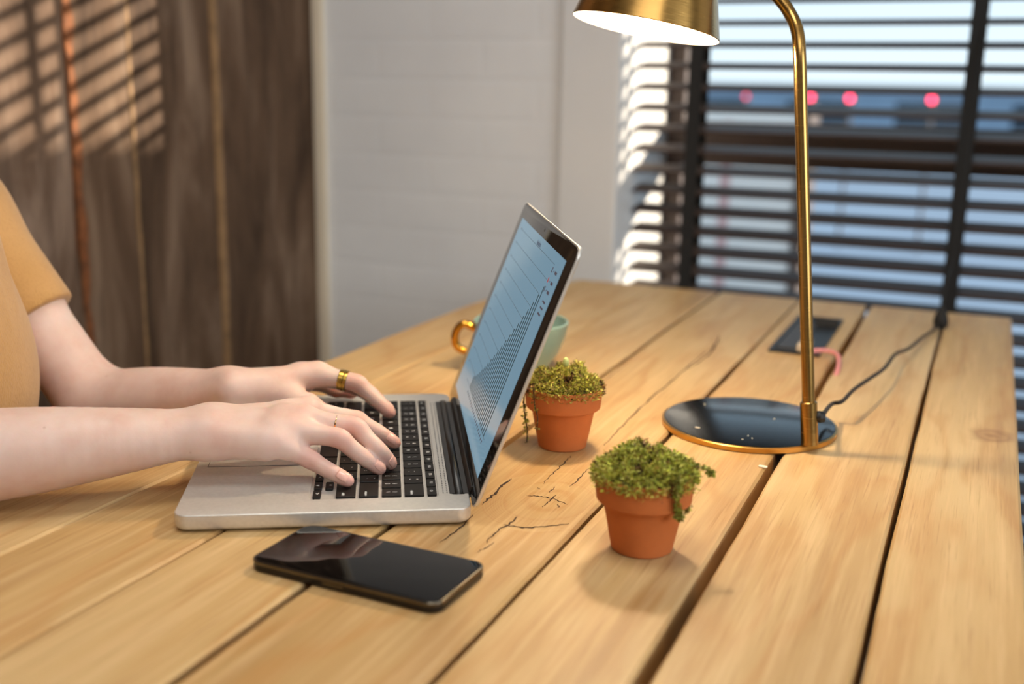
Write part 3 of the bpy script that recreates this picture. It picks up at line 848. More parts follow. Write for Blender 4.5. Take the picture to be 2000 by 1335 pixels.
# ------------------------------------------------------------------ plant pots with moss
def leaf_cloud(cx_, n, rad, height, tones, seed, lo=.0018, hi=.0042, droop=0, dirt=.3):
    """short curved moss leaves packed on a dome; colour of each leaf kept per face corner"""
    rnd = random.Random(seed); V, Fc, C_ = [], [], []
    for i in range(n):
        r = rad*math.sqrt(rnd.random()); a = rnd.uniform(0, 2*math.pi)
        x, y = r*math.cos(a), r*math.sin(a)
        hmp = noise.noise((x*110+seed, y*110, seed*.37)); h2 = noise.noise((x*260+seed, y*260, seed*.7))
        z = height*(1-(r/rad)**2.6)*(.62+.75*hmp) + .0035*h2 + (rnd.random()**3)*.004
        if r > rad*.88: z -= (r/rad-.88)*rad*rnd.uniform(0, 1.6)
        p = Vector((x, y, z))
        d = Vector((x/rad*1.1+rnd.gauss(0, .7)+h2, y/rad*1.1+rnd.gauss(0, .7)-h2, .50+rnd.gauss(0, .5))).normalized()
        L = rnd.uniform(lo, hi); wd = L*rnd.uniform(.16, .30)
        s = d.cross(Vector((rnd.gauss(0, 1), rnd.gauss(0, 1), rnd.gauss(0, 1)))).normalized(); nn = d.cross(s)
        patch = noise.noise((x*55+3*seed, y*55+9, 1.7))
        if patch > dirt: c = rnd.choice(tones[2])
        else: c = rnd.choice(tones[0] if rnd.random() < .58 else (tones[1] if rnd.random() < .75 else tones[2]))
        k_ = rnd.uniform(.65, 1.35); c = tuple(min(1, v*k_*1.38) for v in c)
        b = len(V)
        V += [p-s*wd*.5, p+s*wd*.5, p+d*L*.55+s*wd*.55+nn*L*.12, p+d*L*.55-s*wd*.55+nn*L*.12, p+d*L+nn*L*.32]
        Fc += [(b, b+1, b+2, b+3), (b+3, b+2, b+4)]
        C_ += [c]*7
    me = bpy.data.meshes.new('moss'); me.from_pydata([tuple(v) for v in V], [], Fc)
    ca = me.color_attributes.new('tone', 'FLOAT_COLOR', 'CORNER')
    ca.data.foreach_set('color', [q for c in C_ for q in (*c, 1)])
    return me
def strand(P, n, seed, tones, lo=.002, hi=.004, thick=.0006):
    """trailing stem with small leaves along it"""
    rnd = random.Random(seed); Q = spline(P, 8)
    bm = tube(Q, thick, 6); me0 = bpy.data.meshes.new('s'); bm.to_mesh(me0); bm.free()
    V = [tuple(v.co) for v in me0.vertices]; Fc = [tuple(p.vertices) for p in me0.polygons]
    C_ = []
    for f in Fc: C_ += [tones[2][0]]*len(f)
    for i in range(n):
        p = Q[int(rnd.random()*(len(Q)-1))]; p = p+Vector((rnd.gauss(0, 1), rnd.gauss(0, 1), rnd.gauss(0, 1)))*thick
        d = Vector((rnd.gauss(0, 1), rnd.gauss(0, 1), rnd.gauss(0, .8)-.1)).normalized(); L = rnd.uniform(lo, hi); wd = L*.35
        s = d.cross(Vector((rnd.gauss(0, 1), rnd.gauss(0, 1), 1))).normalized(); b = len(V)
        V += [tuple(p), tuple(p+d*L*.5+s*wd), tuple(p+d*L), tuple(p+d*L*.5-s*wd)]; Fc += [(b, b+1, b+2, b+3)]; C_ += [rnd.choice(tones[rnd.randrange(2)])]*4
    me = bpy.data.meshes.new('st'); me.from_pydata(V, [], Fc)
    ca = me.color_attributes.new('tone', 'FLOAT_COLOR', 'CORNER'); ca.data.foreach_set('color', [q for c in C_ for q in (*c, 1)])
    return me
GREEN = [[hexc(c) for c in ('a0a43a', 'b4b44c', '8a9034', 'c0bc60', 'a6a846')], [hexc(c) for c in ('6f7a28', '847c2e', '9c8c40')], [hexc(c) for c in ('5a4322', '3a2a18', '7b5c30')]]
DRY = [[hexc(c) for c in ('9a9a38', 'b0aa48', '858830', 'bab454')], [hexc(c) for c in ('7d6a2c', '8f7a3c', '5f5a20', '9a8148')], [hexc(c) for c in ('4a3018', '2c1c10', '6e4c26', '8a6436')]]
POT = [(0, .0), (.0205, 0), (.0222, .0012), (.0290, .0360), (.0294, .0372), (.0330, .0374), (.0341, .0384), (.0358, .0565), (.0352, .0580), (.0340, .0580), (.0330, .0570), (.0312, .040), (.0285, .036), (.0200, .004), (0, .004)]
def pot(loc, lab, tones, seed, rad, height, sc=1., rot=0):
    t = thing('moss_pot', lab, 'plant pot', loc, rot, 'terracotta moss pots')
    o = obj('pot', lathe([(r*sc, z*sc) for r, z in POT], 96), M['terracotta'], t); smooth_angle(o, 30)
    obj('soil', lathe([(0, .058*sc+height*.35), (.015*sc, .0575*sc+height*.3), (.027*sc, .0555*sc+height*.05), (.0318*sc, .050*sc), (.029*sc, .040*sc), (0, .038*sc)], 48), M['soil'], t)
    o = obj('moss', leaf_cloud(0, 13000, rad, height, tones, seed, .0014, .0042), M['moss'], t); o.location = (0, 0, .0565*sc)
    return t
p1 = at(1253, 1068, 0)
pn = pot(p1, 'terracotta pot of bright green moss nearest the camera', GREEN, 11, .0378, .018, 1.0)
p2 = at(1098, 869, 0)
pf = pot(p2, 'terracotta pot of dry brownish moss behind the laptop screen', DRY, 23, .0362, .018, 1.0)
bs = obj('pale_bud', lathe([(0, -.004), (.0022, -.003), (.003, 0), (.0022, .004), (0, .0055)], 16), simple('pale_green_bud', hexc('c3c878'), .5), pf, True)
bs.location = atD(1105, 708, .99)-p2
W1 = lambda p_: p_-p1
W2 = lambda p_: p_-p2
D1 = (p1-CC).dot(CF); D2 = (p2-CC).dot(CF)
fr1 = D1-.022
obj('trailing_stem', strand([W1(atD(1322, 925, fr1-.027)), W1(atD(1326, 950, fr1-.026)), W1(atD(1322, 975, fr1-.022)), W1(atD(1325, 1000, fr1-.018)), W1(atD(1328, 1012, fr1-.016))], 330, 3, GREEN, .002, .0045), M['moss'], pn)
obj('trailing_stem', strand([W1(atD(1345, 905, fr1)), W1(atD(1370, 912, fr1)), W1(atD(1386, 920, fr1)), W1(atD(1392, 928, fr1))], 120, 4, GREEN, .002, .004), M['moss'], pn)
obj('trailing_stem', strand([W1(atD(1335, 960, fr1)), W1(atD(1345, 985, fr1)), W1(atD(1340, 1000, fr1))], 60, 5, DRY, .002, .004), M['moss'], pn)
obj('trailing_stem', strand([W2(atD(1026, 755, D2-.012)), W2(atD(1023, 790, D2-.014)), W2(atD(1026, 815, D2-.013)), W2(atD(1030, 840, D2-.012)), W2(atD(1029, 864, D2-.012))], 70, 6, DRY, .002, .0045), M['moss'], pf)
obj('trailing_stem', strand([W2(atD(1042, 758, D2-.038)), W2(atD(1044, 790, D2-.037)), W2(atD(1050, 815, D2-.035)), W2(atD(1048, 840, D2-.034))], 45, 8, DRY, .0015, .003), M['moss'], pf)

# ------------------------------------------------------------------ cup behind the laptop
c_rim = (at(925, 627, .058)+at(1111, 632, .058))/2; crad = (at(1111, 632, .058)-at(925, 627, .058)).length/2
mg = thing('coffee_cup', 'sea green ceramic cup with a golden handle behind the laptop screen', 'cup', (c_rim.x, c_rim.y, TZ))
rr = crad
o = obj('bowl', lathe([(0, .0), (rr*.42, 0), (rr*.46, .002), (rr*.62, .010), (rr*.80, .024), (rr*.93, .042), (rr, .060), (rr-.0012, .0612), (rr-.003, .0605), (rr*.89, .042), (rr*.76, .026), (rr*.58, .013), (0, .010)], 64), M['teal'], mg); smooth_angle(o, 40)
obj('coffee', lathe([(0, .034), (rr*.83, .034)], 48), simple('dark_coffee', hexc('2a1a10'), .15), mg)
hd = -CR; hd.z = 0; hd.normalize()
P = [hd*(rr*.94)+Vector((0, 0, .050)), hd*(rr+.012)+Vector((0, 0, .055)), hd*(rr+.021)+Vector((0, 0, .042)), hd*(rr+.016)+Vector((0, 0, .026)), hd*(rr*.80)+Vector((0, 0, .020))]
obj('handle', tube(spline(P, 8), .0045, 14), M['gold'], mg, True)

#BODY#
# ------------------------------------------------------------------ person
def smin(a, b, k):
    h = np.maximum(k-np.abs(a-b), 0)/k
    return np.minimum(a, b)-h*h*k*.25
def d_cone(X, Y, Z, a, b, ra, rb):
    ba = np.subtract(b, a); l2 = float(ba@ba); px, py, pz = X-a[0], Y-a[1], Z-a[2]
    t = np.clip((px*ba[0]+py*ba[1]+pz*ba[2])/max(l2, 1e-12), 0, 1)
    return np.sqrt((px-t*ba[0])**2+(py-t*ba[1])**2+(pz-t*ba[2])**2)-(ra+(rb-ra)*t)
def d_ell(X, Y, Z, c, A, r):
    p = [(X-c[0])*A[i][0]+(Y-c[1])*A[i][1]+(Z-c[2])*A[i][2] for i in range(3)]
    k0 = np.sqrt(sum((q/s)**2 for q, s in zip(p, r))); k1 = np.sqrt(sum((q/(s*s))**2 for q, s in zip(p, r)))
    return k0*(k0-1)/np.maximum(k1, 1e-9)
def sdf_mesh(prims, h, post=None):
    """prims: ('c', a, b, ra, rb, k) | ('e', centre, axes, radii, k) | ('-c', ...) carved away; returns verts, quads"""
    bb = []
    for p in prims:
        if p[0] == 'ch':
            m = max(p[2]); lo = np.min(p[1], 0)-m; hi = np.max(p[1], 0)+m
        elif p[0][-1] == 'c':
            m = max(p[3], p[4]); lo = np.minimum(p[1], p[2])-m; hi = np.maximum(p[1], p[2])+m
        else:
            m = max(p[3]); lo = np.array(p[1])-m; hi = np.array(p[1])+m
        bb.append((np.array(lo, float), np.array(hi, float)))
    pos = [b for p, b in zip(prims, bb) if p[0][0] != '-']
    lo = np.min([b[0] for b in pos], 0)-4*h; hi = np.max([b[1] for b in pos], 0)+4*h
    n = np.ceil((hi-lo)/h).astype(int)+1
    f = np.full(n, .05, np.float32)
    ax = [(lo[i]+h*np.arange(n[i])).astype(np.float32) for i in range(3)]
    for p, (l, u_) in zip(prims, bb):
        k = p[-1]; pad = k+3*h
        i0 = np.maximum(((l-pad-lo)/h).astype(int), 0); i1 = np.minimum(np.ceil((u_+pad-lo)/h).astype(int)+1, n)
        if (i1 <= i0).any(): continue
        sl_ = tuple(slice(a, b) for a, b in zip(i0, i1))
        X, Y, Z = ax[0][sl_[0]][:, None, None], ax[1][sl_[1]][None, :, None], ax[2][sl_[2]][None, None, :]
        if p[0] == 'ch':
            d = None
            for a, b, ra, rb in zip(p[1], p[1][1:], p[2], p[2][1:]):
                q = d_cone(X, Y, Z, a, b, ra, rb); d = q if d is None else np.minimum(d, q)
        else: d = d_cone(X, Y, Z, *p[1:5]) if p[0][-1] == 'c' else d_ell(X, Y, Z, *p[1:4])
        if p[0][0] == '-': f[sl_] = -smin(-f[sl_], d.astype(np.float32), k)
        else: f[sl_] = smin(f[sl_], d.astype(np.float32), k)
    if post: f = post(f, ax)
    s = f < 0
    def corners(arr): return [arr[i:n[0]-1+i, j:n[1]-1+j, k:n[2]-1+k] for i in (0, 1) for j in (0, 1) for k in (0, 1)]
    cs = corners(s); tot = sum(c.astype(np.int8) for c in cs)
    act = np.argwhere((tot > 0) & (tot < 8))
    cid = [(i, j, k) for i in (0, 1) for j in (0, 1) for k in (0, 1)]
    fv = np.stack([f[act[:, 0]+i, act[:, 1]+j, act[:, 2]+k] for i, j, k in cid], 1)
    acc = np.zeros((len(act), 3)); cnt = np.zeros(len(act))
    for a in range(8):
        for b in range(a+1, 8):
            if sum(x != y for x, y in zip(cid[a], cid[b])) != 1: continue
            m = (fv[:, a] < 0) != (fv[:, b] < 0)
            t = np.where(m, fv[:, a]/np.where(m, fv[:, a]-fv[:, b], 1), 0)
            P = np.array(cid[a])[None]+(np.array(cid[b])-np.array(cid[a]))[None]*t[:, None]
            acc += P*m[:, None]; cnt += m
    V = lo+h*(act+acc/cnt[:, None])
    ids = np.full(n-1, -1, np.int32); ids[tuple(act.T)] = np.arange(len(act))
    Q = []
    for axi in range(3):
        o1, o2 = [i for i in range(3) if i != axi]
        A = [slice(None)]*3; B = [slice(None)]*3; A[axi] = slice(0, n[axi]-1); B[axi] = slice(1, n[axi])
        ch = s[tuple(A)] != s[tuple(B)]
        E_ = np.argwhere(ch); E_ = E_[(E_[:, o1] > 0) & (E_[:, o2] > 0) & (E_[:, o1] < n[o1]-1) & (E_[:, o2] < n[o2]-1)]
        sgn = s[tuple(A)][tuple(E_.T)]
        def cell(d1, d2):
            c = E_.copy(); c[:, o1] -= d1; c[:, o2] -= d2; return ids[tuple(c.T)]
        q = np.stack([cell(0, 0), cell(1, 0), cell(1, 1), cell(0, 1)], 1)
        flip = sgn if axi != 1 else ~sgn
        q[flip] = q[flip][:, ::-1]
        Q.append(q)
    return V, np.concatenate(Q)
def relax(V, Q, it=3):
    e = np.concatenate([Q[:, [0, 1]], Q[:, [1, 2]], Q[:, [2, 3]], Q[:, [3, 0]]])
    for _ in range(it):
        acc = np.zeros_like(V); cnt = np.zeros(len(V))
        for a, b in ((0, 1), (1, 0)):
            for c in range(3): acc[:, c] += np.bincount(e[:, a], V[e[:, b], c], len(V))
            cnt += np.bincount(e[:, a], minlength=len(V))
        V = V*.45+acc/np.maximum(cnt, 1)[:, None]*.55
    return V
def np_mesh(name, V, Q):
    me = bpy.data.meshes.new(name)
    me.vertices.add(len(V)); me.vertices.foreach_set('co', V.astype(np.float32).ravel())
    me.loops.add(Q.size); me.loops.foreach_set('vertex_index', Q[:, ::-1].astype(np.int32).ravel())
    me.polygons.add(len(Q)); me.polygons.foreach_set('loop_start', np.arange(0, Q.size, 4, dtype=np.int32))
    me.update(calc_edges=True); me.validate()
    me.polygons.foreach_set('use_smooth', [True]*len(Q))
    return me
A3 = lambda v: np.array(tuple(v), float)
def frame(x, up):
    x = np.array(x, float); x /= np.linalg.norm(x); y = np.cross(up, x); y /= np.linalg.norm(y); return np.array([x, y, np.cross(x, y)])

def chain(pts, rads, k, m=5):
    """limb with smoothly varying course and thickness"""
    P = [A3(v) for v in pts]; Rd = list(rads); OP, OR = [], []
    for i in range(len(P)-1):
        p0, p1, p2, p3 = P[max(i-1, 0)], P[i], P[i+1], P[min(i+2, len(P)-1)]
        q0, q1, q2, q3 = Rd[max(i-1, 0)], Rd[i], Rd[i+1], Rd[min(i+2, len(P)-1)]
        for j in range(m):
            t = j/m; c = (.5*(-t+2*t*t-t**3), .5*(2-5*t*t+3*t**3), .5*(t+4*t*t-3*t**3), .5*(-t*t+t**3))
            OP.append(p0*c[0]+p1*c[1]+p2*c[2]+p3*c[3]); OR.append(q0*c[0]+q1*c[1]+q2*c[2]+q3*c[3])
    return ('ch', OP+[P[-1]], OR+[Rd[-1]], k)
def c2(x, y): return 380+x/3.5125, 660+y/3.5125
BL = []            # spots of redder skin: (point, radius, strength)
NAILS = []         # (tip, direction, dorsal normal, radius)
def finger(m, pip, dip, tip, sc=1., kk=.006):
    """m knuckle, then joints to the fingertip"""
    m, pip, dip, tip = (A3(v) for v in (m, pip, dip, tip))
    r = [.0090*sc, .0073*sc, .0063*sc, .0058*sc, .0046*sc]
    pr = [chain([m, m*.75+pip*.25, m*.5+pip*.5], [r[0], .0080*sc, .0074*sc], kk, 4),
          chain([m*.66+pip*.34, m*.5+pip*.5, pip, pip*.5+dip*.5, dip, dip*.45+tip*.55, tip], [.0077*sc, .0074*sc, r[1], .0066*sc, r[2], r[3], r[4]], .0016, 4)]
    d = (tip-dip); d /= np.linalg.norm(d); up = np.array([0, 0, 1.]); nn = up-d*(up@d); nn /= np.linalg.norm(nn)
    nn = DORS-d*(DORS@d); nn /= np.linalg.norm(nn); d1 = (pip-m)/np.linalg.norm(pip-m); n1 = up-d1*(up@d1); n1 /= np.linalg.norm(n1)
    # knuckle bump and finger pad
    pr += [('e', pip+n1*.0012, frame(d1, n1), (.0080*sc, .0064*sc, .0060*sc), .003), ('e', tip-d*.004-nn*.0012, frame(d, nn), (.0085*sc, .0052*sc, .0050*sc), .002)]
    BL.extend([(tip, .014, 1.), (pip, .012, .95), (dip, .009, .55), (m, .013, .45)])
    NAILS.append((tip, d, nn, r[4]))
    return pr
def arm_mesh():
    """near (right) hand and arm, then far (left) hand and arm"""
    out = []
    # ---- right
    global DORS
    DORS = np.array([.20, -.65, .75])
    wr_ = A3(at(*c2(110, 638), .050)); el = A3(at(0, 902, .037))+(A3(at(0, 902, .037))-wr_)*.52
    el[2] = TZ+.040
    sh_ = np.array([-.905, .420, TZ+.215])
    ua = frame(el-wr_, np.array([0, 0, 1.]))
    side = ua[1]
    F4 = [((585, 722), .046, (795, 835), (930, 912), (1052, 975), 1.03, .017, .019),
          ((672, 632), .053, (990, 688), (1150, 812), (1273, 893), 1.08, .019, .024),
          ((735, 552), .058, (1100, 612), (1258, 762), (1348, 858), 1.12, .020, .026),
          ((765, 497), .056, (1108, 560), (1245, 636), (1375, 715), 1.10, .019, .024)]
    def solve(prev, px, L, lo, hi):
        zs = np.linspace(lo, hi, 300); P = np.array([A3(at(*px, z)) for z in zs])
        return P[np.abs(np.linalg.norm(P-prev, axis=1)-L).argmin()]
    pr = []; MC = []
    for (m, zm, p_, d_, t_, sc, L2, L1) in F4:
        m3 = A3(at(*c2(*m), zm)); MC.append(m3); t3 = A3(at(*c2(*t_), .0206))
        d3 = solve(t3, c2(*d_), L2, .0215, .07); p3 = solve(d3, c2(*p_), L1, d3[2]-TZ, .08); KN.append((m3, p3))
        pr += finger(m3, p3, d3, t3, sc)
    def palm(wr_, MC, pr, thumb, wside, th_sc=1.):
        # metacarpals fan out from the wrist
        for i, m3 in enumerate(MC):
            w0 = wr_ + wside*(.0125-.0085*i)*1.0 + np.array([0, 0, .001*i])
            pr.append(('c', w0, m3, .0135, .0098 if i else .0092, .011))
        for a, b in zip(MC, MC[1:]):
            pr.append(('c', a*.8+wr_*.2, b*.8+wr_*.2, .0095, .0095, .010))
        mid = (MC[0]+MC[1]+MC[2]+MC[3])/4
        pr.append(('c', wr_*.55+mid*.45-np.array([0, 0, .004]), mid*.85+wr_*.15-np.array([0, 0, .004]), .0125, .010, .010))
        # heel of the little-finger side
        pr.append(('c', wr_+wside*.013-np.array([0, 0, .004]), MC[0]*.75+wr_*.25+wside*.003-np.array([0, 0, .004]), .0125, .0100, .010))
        # thumb
        cmc, mcp, ip, tp_ = thumb
        pr += [('c', cmc, mcp, .0150*th_sc, .0115*th_sc, .012), ('c', mcp, ip, .0100*th_sc, .0088*th_sc, .006), ('c', ip, tp_, .0088*th_sc, .0064*th_sc, .004)]
        BL.append((tp_, .015, .9)); BL.append((ip, .011, .6))
    axd = (MC[2]-wr_); axd /= np.linalg.norm(axd)
    wside = np.cross(axd, [0, 0, 1.]); wside /= np.linalg.norm(wside)      # towards the little finger (camera side)
    cmc = wr_+axd*.018-wside*.014-np.array([0, 0, .010]); mcp = cmc+axd*.038-wside*.010-np.array([0, 0, .009])
    ip = mcp+axd*.028-wside*.004-np.array([0, 0, .004]); tp_ = ip+axd*.020+wside*.002-np.array([0, 0, .0015])
    tp_[2] = max(tp_[2], TZ+.0235)
    palm(wr_, MC, pr, (cmc, mcp, ip, tp_), wside)
    # forearm: flat wrist thickening towards the elbow
    fa = [(0., .0160, .0095), (.10, .0175, .0085), (.3, .0235, .0070), (.55, .0300, .0050), (.8, .0335, .0030), (1., .0345, .0)]
    for s_ in (1, -1):
        pr.append(chain([wr_+(el-wr_)*t0+wside*oa*s_ for t0, ra, oa in fa], [ra for t0, ra, oa in fa], .014))
    pr.append(('e', wr_+wside*.013-axd*.022+np.array([0, 0, .007]), np.eye(3), (.008, .008, .007), .008))      # ulna head
    pr.append(('c', el, sh_, .036, .044, .03))
    V, Q = sdf_mesh(pr, .0013); out.append((relax(V, Q, 3), Q))
    # ---- left
    DORS = np.array([0, .45, .9])
    wr2 = A3(at(452, 758, .045)); el2 = np.array([-.798, .806, TZ+.004]); sh2 = np.array([-.945, .775, TZ+.185])
    m_i = A3(at(*c2(845, 248), .0545)); pip_i = A3(at(*c2(1112, 310), .0475)); dip_i = A3(at(*c2(1240, 420), .0325)); tip_i = A3(at(*c2(1343, 505), .0214))
    pr = finger(m_i, pip_i, dip_i, tip_i, 1.16); R2.append((m_i, pip_i))
    ay = np.array([-math.sin(LTH), math.cos(LTH), 0]); axx = np.array([math.cos(LTH), math.sin(LTH), 0])
    MC = [m_i]
    for j, (dy, dz, reach, td) in enumerate(((.019, -.004, 1.02, .020), (.037, -.011, .93, .037), (.053, -.019, .74, .052))):
        m3 = m_i+ay*dy+np.array([0, 0, dz])-axx*(.002, .006, .013)[j]
        fw = (axx*.97-ay*.10); L1, L2, L3 = .040*reach, .024*reach, .019*reach
        p3 = m3+fw*L1*.93+np.array([0, 0, -.008-.002*j]); t3z = TZ+.0215
        d3 = p3+fw*L2*.62; d3[2] = (p3[2]*.5+t3z*.5); t3 = d3+fw*L3*.55; t3[2] = t3z
        pr += finger(m3, p3, d3, t3, (1.03, .98, .9)[j]); MC.append(m3)
    axd2 = (MC[1]-wr2); axd2 /= np.linalg.norm(axd2); ws2 = np.cross([0, 0, 1.], axd2); ws2 /= np.linalg.norm(ws2)   # towards the little finger (far side)
    cmc = A3(at(505, 762, .044)); mcp = A3(at(560, 772, .040)); ip = A3(at(604, 787, .033)); tp_ = A3(at(640, 806, .0245))
    palm(wr2, MC[::-1], pr, (cmc, mcp, ip, tp_), ws2)
    for s_ in (1, -1):
        pr.append(chain([wr2+(el2-wr2)*t0+ws2*oa*s_ for t0, ra, oa in fa], [ra*(.91-.07*t0) for t0, ra, oa in fa], .014))
    pr.append(('c', el2, el2*.45+sh2*.55, .031, .038, .022)); pr.append(('c', el2*.45+sh2*.55, sh2, .038, .042, .02))
    pr.append(('e', el2+np.array([.0, .0, -.010]), np.eye(3), (.026, .026, .026), .02))
    V, Q = sdf_mesh(pr, .0015); out.append((relax(V, Q, 3), Q))
    ends.update(sh=sh_, sh2=sh2, el=el, el2=el2, wr=wr_, wr2=wr2)
    return out
R2 = []; KN = []; ends = {}
parts = arm_mesh()
sh_, sh2 = ends['sh'], ends['sh2']
cs_ = (sh_+sh2)/2; ls = (sh2-sh_)/np.linalg.norm(sh2-sh_); fw_ = np.cross(ls, [0, 0, 1.]); fw_ /= np.linalg.norm(fw_)
if fw_[0] < 0: fw_ = -fw_
UP = np.array([0, 0, 1.])
AX = np.array([fw_, np.cross(UP, fw_), UP])
hip = cs_ - UP*.47 + fw_*.01
sf = fw_*.068
# trunk, neck, head, seated legs (mostly covered or outside the picture)
neck = cs_+UP*.075-fw_*.005; head = neck+UP*.135+fw_*.035
trunk = [('e', cs_-UP*.02+sf*.4, AX, (.095, .165, .10), .04), ('e', cs_-UP*.14+sf, AX, (.105, .150, .15), .05), ('e', cs_-UP*.30+sf*.9, AX, (.095, .130, .14), .05), ('e', hip+UP*.03, AX, (.115, .165, .11), .05),
         ('c', cs_+UP*.02-fw_*.01, neck+UP*.05, .055, .050, .03),
         ('e', head+UP*.02-fw_*.012, AX, (.094, .073, .100), .02), ('e', head-UP*.045+fw_*.022, AX, (.062, .056, .068), .03), ('e', head-UP*.092+fw_*.052, AX, (.022, .024, .018), .02),
         ('c', head+UP*.012+fw_*.086, head-UP*.028+fw_*.104, .007, .0105, .010), ('e', head-UP*.030+fw_*.096, AX, (.010, .016, .008), .008),
         ('e', head-UP*.058+fw_*.084, AX, (.009, .021, .0055), .006), ('e', head-UP*.068+fw_*.083, AX, (.009, .018, .0065), .006)]
for s_ in (1, -1):
    trunk += [('-e', head+UP*.010+fw_*.092+ls*s_*.031, AX, (.012, .017, .010), .012), ('e', head+UP*.009+fw_*.070+ls*s_*.031, AX, (.0135, .0135, .0125), .003),
              ('e', head-UP*.006-fw_*.004+ls*s_*.074, AX, (.016, .006, .027), .006), ('c', cs_-UP*.0, (sh2 if s_ > 0 else sh_)*.9+cs_*.1, .055, .046, .04)]
    hj = hip+ls*s_*.09-UP*.01; kn = hj+fw_*.42-UP*.02; an = kn-UP*(kn[2]-.09)+fw_*.02
    kn[2] = max(kn[2], .44); kn[2] = min(kn[2], TZ-.16); 
    trunk += [('c', hj, kn, .082, .058, .05), ('c', kn, an, .055, .036, .03), ('c', an-UP*.045, an+fw_*.15-UP*.058, .032, .026, .02)]
V, Q = sdf_mesh(trunk, .0065); parts.append((relax(V, Q, 2), Q))
off = 0; VV, QQ = [], []
for V, Q in parts:
    VV.append(V); QQ.append(Q+off); off += len(V)
VV = np.concatenate(VV); QQ = np.concatenate(QQ)
me = np_mesh('person', VV, QQ)
bl = np.zeros(len(VV))
for c, r, s_ in BL:
    d2_ = ((VV-c)**2).sum(1); bl = np.maximum(bl, s_*np.exp(-d2_/(r*r*.7)))
ca = me.color_attributes.new('blush', 'FLOAT_COLOR', 'POINT')
ca.data.foreach_set('color', np.stack([bl, bl, bl, np.ones_like(bl)], 1).astype(np.float32).ravel())
def skin():
    t = NT('skin'); a = t.n('ShaderNodeAttribute'); a.attribute_name = 'blush'
    tc = t.n('ShaderNodeTexCoord').outputs['Object']
    n1 = t.noise(tc, 28, 4, .6); n2 = t.noise(tc, 900, 2, .6); n3 = t.noise(tc, 240, 3, .6)
    c = t.ramp(n1, [(.32, hexc('cfab9c')), (.5, hexc('d6b8aa')), (.7, hexc('dbc0b4'))])
    c = t.mix(c, hexc('d48a7c'), t.math('MULTIPLY', a.outputs['Fac'], .62))
    vo = t.n('ShaderNodeTexVoronoi'); vo.inputs['Scale'].default_value = 34; t.l(tc, vo.inputs['Vector'])
    c = t.mix(c, hexc('a06a50'), t.math('MULTIPLY', t.ramp(vo.outputs['Distance'], [(.025, (1, 1, 1)), (.05, (0, 0, 0))]), .35))
    p = t.bsdf(c, .48, 0, .35, t.math('ADD', n2, n3), .10, .0006)
    p.inputs['Subsurface Weight'].default_value = .35; p.inputs['Subsurface Radius'].default_value = (1, .35, .2); p.inputs['Subsurface Scale'].default_value = .006
    return t.m
M['skin'] = skin()
M['nail'] = simple('fingernail', hexc('e6b2a2'), .22, spec=.5)
person = obj('person', me, M['skin'])
tag(person, 'person in a short sleeved tan knit shirt typing on the laptop', 'person')
# fingernails
for tip, d, nn, r in NAILS:
    s_ = np.cross(d, nn); bm = bmesh.new(); rows = []
    for i in range(9):
        v = i/8; rr_ = r*1.04+.0002; row = []
        wdt = .86*(1-.2*(2*v-1)**2) if v < .85 else .86*(.90-.6*(v-.85)/.15)
        for j in range(9):
            a = (j/8-.5)*2*wdt
            c = tip-d*(.0086*(1-v))+d*.0026*v-nn*.0030*max(0, v-.45)**2*3
            row.append(bm.verts.new(tuple(c+s_*rr_*math.sin(a)*1.02+nn*(rr_*math.cos(a)+.0002+.0006*(1-v)))))
        rows.append(row)
    for a, b in zip(rows, rows[1:]):
        for j in range(8): bm.faces.new((a[j], a[j+1], b[j+1], b[j]))
    ret = bmesh.ops.extrude_face_region(bm, geom=bm.faces[:]); vs = [g for g in ret['geom'] if isinstance(g, bmesh.types.BMVert)]
    bmesh.ops.translate(bm, verts=vs, vec=tuple(nn*.00035)); bmesh.ops.recalc_face_normals(bm, faces=bm.faces[:])
    obj('fingernail', bm, M['nail'], person, True)
# rings
def ring(c, d, rad, wdt, th, mat, n_bands, nm, lab):
    d = Vector(d).normalized(); bm = bmesh.new()
    for b in range(n_bands):
        z = (b-(n_bands-1)/2)*wdt/max(1, n_bands); hh = wdt/max(1, n_bands)*.48; o_ = th*(1+.25*((b*7) % 3-1))
        prof = [(rad, -hh), (rad+o_*.7, -hh), (rad+o_, -hh*.4), (rad+o_, hh*.4), (rad+o_*.7, hh), (rad, hh)]
        n = 40; rs = []
        for r_, q in prof: rs.append([bm.verts.new((r_*math.cos(2*math.pi*i/n), r_*math.sin(2*math.pi*i/n), z+q)) for i in range(n)])
        for a, b_ in zip(rs, rs[1:]+rs[:1]):
            for i in range(n): bm.faces.new((a[i], a[(i+1) % n], b_[(i+1) % n], b_[i]))
    bmesh.ops.transform(bm, matrix=Matrix.Translation(Vector(c)) @ d.to_track_quat('Z', 'Y').to_matrix().to_4x4(), verts=bm.verts[:])
    bmesh.ops.recalc_face_normals(bm, faces=bm.faces[:])
    o = obj(nm, bm, mat, person); smooth_angle(o, 30); o['label'] = lab
m_i, pip_i = R2[0]
ring(m_i*.34+pip_i*.66, pip_i-m_i, .0090, .0082, .0010, M['goldring'], 5, 'ring', 'wide gold band ring of several bands')
m_, p_ = KN[2]
ring(m_*.35+p_*.65, p_-m_, .0079, .0013, .0006, M['rosegold'], 1, 'ring', 'thin gold ring')

